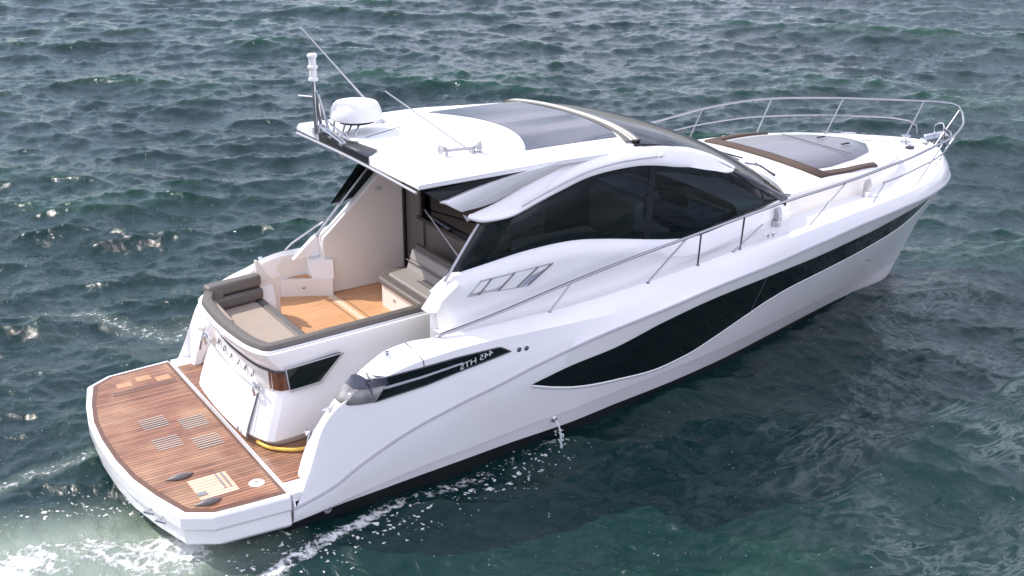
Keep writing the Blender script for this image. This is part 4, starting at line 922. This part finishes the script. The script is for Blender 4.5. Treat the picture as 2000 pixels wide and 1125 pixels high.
verts = np.vstack([verts, [[C0[0], C0[1], 0]]])
idx = np.arange(nr*nth).reshape(nr, nth); a = idx[:-1]; b = idx[1:]; nx = np.roll(idx, -1, axis=1)
quads = np.stack([a, b, nx[1:], nx[:-1]], -1).reshape(-1, 4)
tris = np.stack([idx[0], nx[0], np.full(nth, nr*nth)], -1)
me = bpy.data.meshes.new('sea'); nv = len(verts); nq = len(quads); nt_ = len(tris)
me.vertices.add(nv); me.vertices.foreach_set('co', verts.astype(np.float32).ravel())
me.loops.add(nq*4+nt_*3); me.loops.foreach_set('vertex_index', np.concatenate([quads[:, ::-1].ravel(), tris[:, ::-1].ravel()]).astype(np.int32))
me.polygons.add(nq+nt_); me.polygons.foreach_set('loop_start', np.concatenate([np.arange(nq)*4, nq*4+np.arange(nt_)*3]).astype(np.int32))
me.update(calc_edges=True); me.shade_smooth()
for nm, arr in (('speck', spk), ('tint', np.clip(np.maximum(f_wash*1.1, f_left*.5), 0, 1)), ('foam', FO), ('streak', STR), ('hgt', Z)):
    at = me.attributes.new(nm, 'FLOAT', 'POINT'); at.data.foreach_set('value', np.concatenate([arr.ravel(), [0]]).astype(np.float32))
sea = bpy.data.objects.new('water', me); col.objects.link(sea); tag(sea, 'dark teal choppy sea with foam beside the yacht', 'water', kind='structure')
if me.polygons[0].normal.z < 0: me.flip_normals()

m = bpy.data.materials.new('sea_water'); m.use_nodes = True; t = m.node_tree; nd = t.nodes; lk = t.links; b = nd['Principled BSDF']; mo = nd['Material Output']
geo = nd.new('ShaderNodeNewGeometry'); 
def att(n):
    q = nd.new('ShaderNodeAttribute'); q.attribute_name = n; return q.outputs['Fac']
def noise(scale, det=5, rough=.55, dist=0, mapscale=None):
    n = nd.new('ShaderNodeTexNoise'); n.inputs['Scale'].default_value = scale; n.inputs['Detail'].default_value = det; n.inputs['Roughness'].default_value = rough; n.inputs['Distortion'].default_value = dist
    if mapscale:
        p = nd.new('ShaderNodeMapping'); p.inputs['Scale'].default_value = mapscale; p.inputs['Rotation'].default_value = (0, 0, R(33)); lk.new(geo.outputs['Position'], p.inputs[0]); lk.new(p.outputs[0], n.inputs[0])
    else: lk.new(geo.outputs['Position'], n.inputs[0])
    return n.outputs[0]
def mr(v, a, b_, c=0, d=1):
    n = nd.new('ShaderNodeMapRange'); n.inputs['From Min'].default_value = a; n.inputs['From Max'].default_value = b_; n.inputs['To Min'].default_value = c; n.inputs['To Max'].default_value = d; lk.new(v, n.inputs[0]); return n.outputs[0]
def mt(op, a, b_):
    n = nd.new('ShaderNodeMath'); n.operation = op
    for i, v in enumerate((a, b_)):
        if isinstance(v, (int, float)): n.inputs[i].default_value = v
        else: lk.new(v, n.inputs[i])
    return n.outputs[0]
def mixc(f, a, c):
    n = nd.new('ShaderNodeMix'); n.data_type = 'RGBA'; lk.new(f, n.inputs['Factor'])
    for s, v in (('A', a), ('B', c)):
        if isinstance(v, tuple): n.inputs[s].default_value = (*v, 1)
        else: lk.new(v, n.inputs[s])
    return n.outputs['Result']
big = mr(noise(.10, 3), .35, .65)
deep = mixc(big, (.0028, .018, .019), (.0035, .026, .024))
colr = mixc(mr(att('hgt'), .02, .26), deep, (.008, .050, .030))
rdg = mt('ABSOLUTE', mt('SUBTRACT', noise(1.1, 6, .6, 1.6, (1, 2.6, 1)), .5), 0)
painted_refl = mt('MULTIPLY', att('streak'), mt('MULTIPLY', mr(rdg, .0, .06, 1, 0), mr(noise(.5, 3), .42, .6)))
colr = mixc(mt('MULTIPLY', painted_refl, .26), colr, (.30, .36, .35))  # pale streaks: cloud reflections on wave faces painted into the base colour
# foam mask: cell-like lace where the density attribute is high
vo = nd.new('ShaderNodeTexVoronoi'); vo.feature = 'DISTANCE_TO_EDGE'; vo.inputs['Scale'].default_value = 7; 
dn = nd.new('ShaderNodeTexNoise'); dn.inputs['Scale'].default_value = 5; dn.inputs['Detail'].default_value = 4; lk.new(geo.outputs['Position'], dn.inputs[0])
vm = nd.new('ShaderNodeVectorMath'); vm.operation = 'MULTIPLY_ADD'; lk.new(dn.outputs['Color'], vm.inputs[0]); vm.inputs[1].default_value = (.35, .35, .35); lk.new(geo.outputs['Position'], vm.inputs[2]); lk.new(vm.outputs[0], vo.inputs['Vector'])
lace = mr(vo.outputs['Distance'], 0, .22, 1, 0)
fn = noise(9, 8, .7)
raw = mt('ADD', mt('MULTIPLY', lace, .13), mt('ADD', mt('MULTIPLY', fn, .75), mt('MULTIPLY', noise(2.6, 6, .65, .8), .30)))
thr = mt('SUBTRACT', 1.20, mt('MULTIPLY', att('foam'), .80))
fm = mt('MULTIPLY', mr(mt('SUBTRACT', raw, thr), -.02, .13), .92)
v2 = nd.new('ShaderNodeTexVoronoi'); v2.inputs['Scale'].default_value = 13; lk.new(vm.outputs[0], v2.inputs['Vector'])
sc2 = nd.new('ShaderNodeSeparateColor'); lk.new(v2.outputs['Color'], sc2.inputs[0])
rad = mt('MULTIPLY', mt('MULTIPLY', sc2.outputs[0], att('speck')), .42)
fm = mt('MAXIMUM', fm, mt('MULTIPLY', mr(mt('SUBTRACT', rad, v2.outputs['Distance']), -.02, .06), .85))
colr2 = mixc(mt('MULTIPLY', mr(att('tint'), .15, 1.0), .55), colr, (.42, .50, .40))
final = mixc(fm, colr2, (.78, .80, .78))
lk.new(final, b.inputs['Base Color']); rg_ = mr(fm, 0, 1, .085, .75); lk.new(rg_, b.inputs['Roughness']); b.inputs['IOR'].default_value = 1.333
bp = nd.new('ShaderNodeBump'); bp.inputs['Strength'].default_value = .9; bp.inputs['Distance'].default_value = .035
hh_ = mt('ADD', mt('ADD', noise(3.0, 7, .58, .6, (2.0, 1, 1)), mt('MULTIPLY', noise(13, 4, .6), .15)), mt('MULTIPLY', fm, .5)); lk.new(hh_, bp.inputs['Height']); lk.new(bp.outputs[0], b.inputs['Normal'])
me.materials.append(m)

# water running from the bilge outlet
jw = bpy.data.materials.new('running_water'); jw.use_nodes = True; q = jw.node_tree.nodes['Principled BSDF']; q.inputs['Base Color'].default_value = (.75, .8, .82, 1); q.inputs['Roughness'].default_value = .15; q.inputs['Alpha'].default_value = .55
jtm = MB()
for k_ in range(26):
    a_ = random.random(); r_ = .006+.010*random.random()
    jtm.lathe((po[0]+.02+random.gauss(0, .035), oy-.10-.06*a_+random.gauss(0, .025), max(.0, po[2]-.10-.2*a_)), [(.001, -r_), (r_*.8, -r_*.5), (r_, 0), (r_*.8, r_*.6), (.001, r_)], 6)
jt = jtm.tube([(po[0], oy-.02, po[2]), (po[0]+.005, oy-.07, po[2]-.02), (po[0]+.01, oy-.12, po[2]-.09), (po[0]+.012, oy-.14, po[2]-.16), (po[0]+.015, oy-.155, -.02)], [.008, .010, .012, .009, .014, .010, .016, .022], 9, sm=8).o('water_jet', jw)
tag(jt, 'thin jet of water falling from the hull side outlet to the sea', 'water jet', kind='stuff')
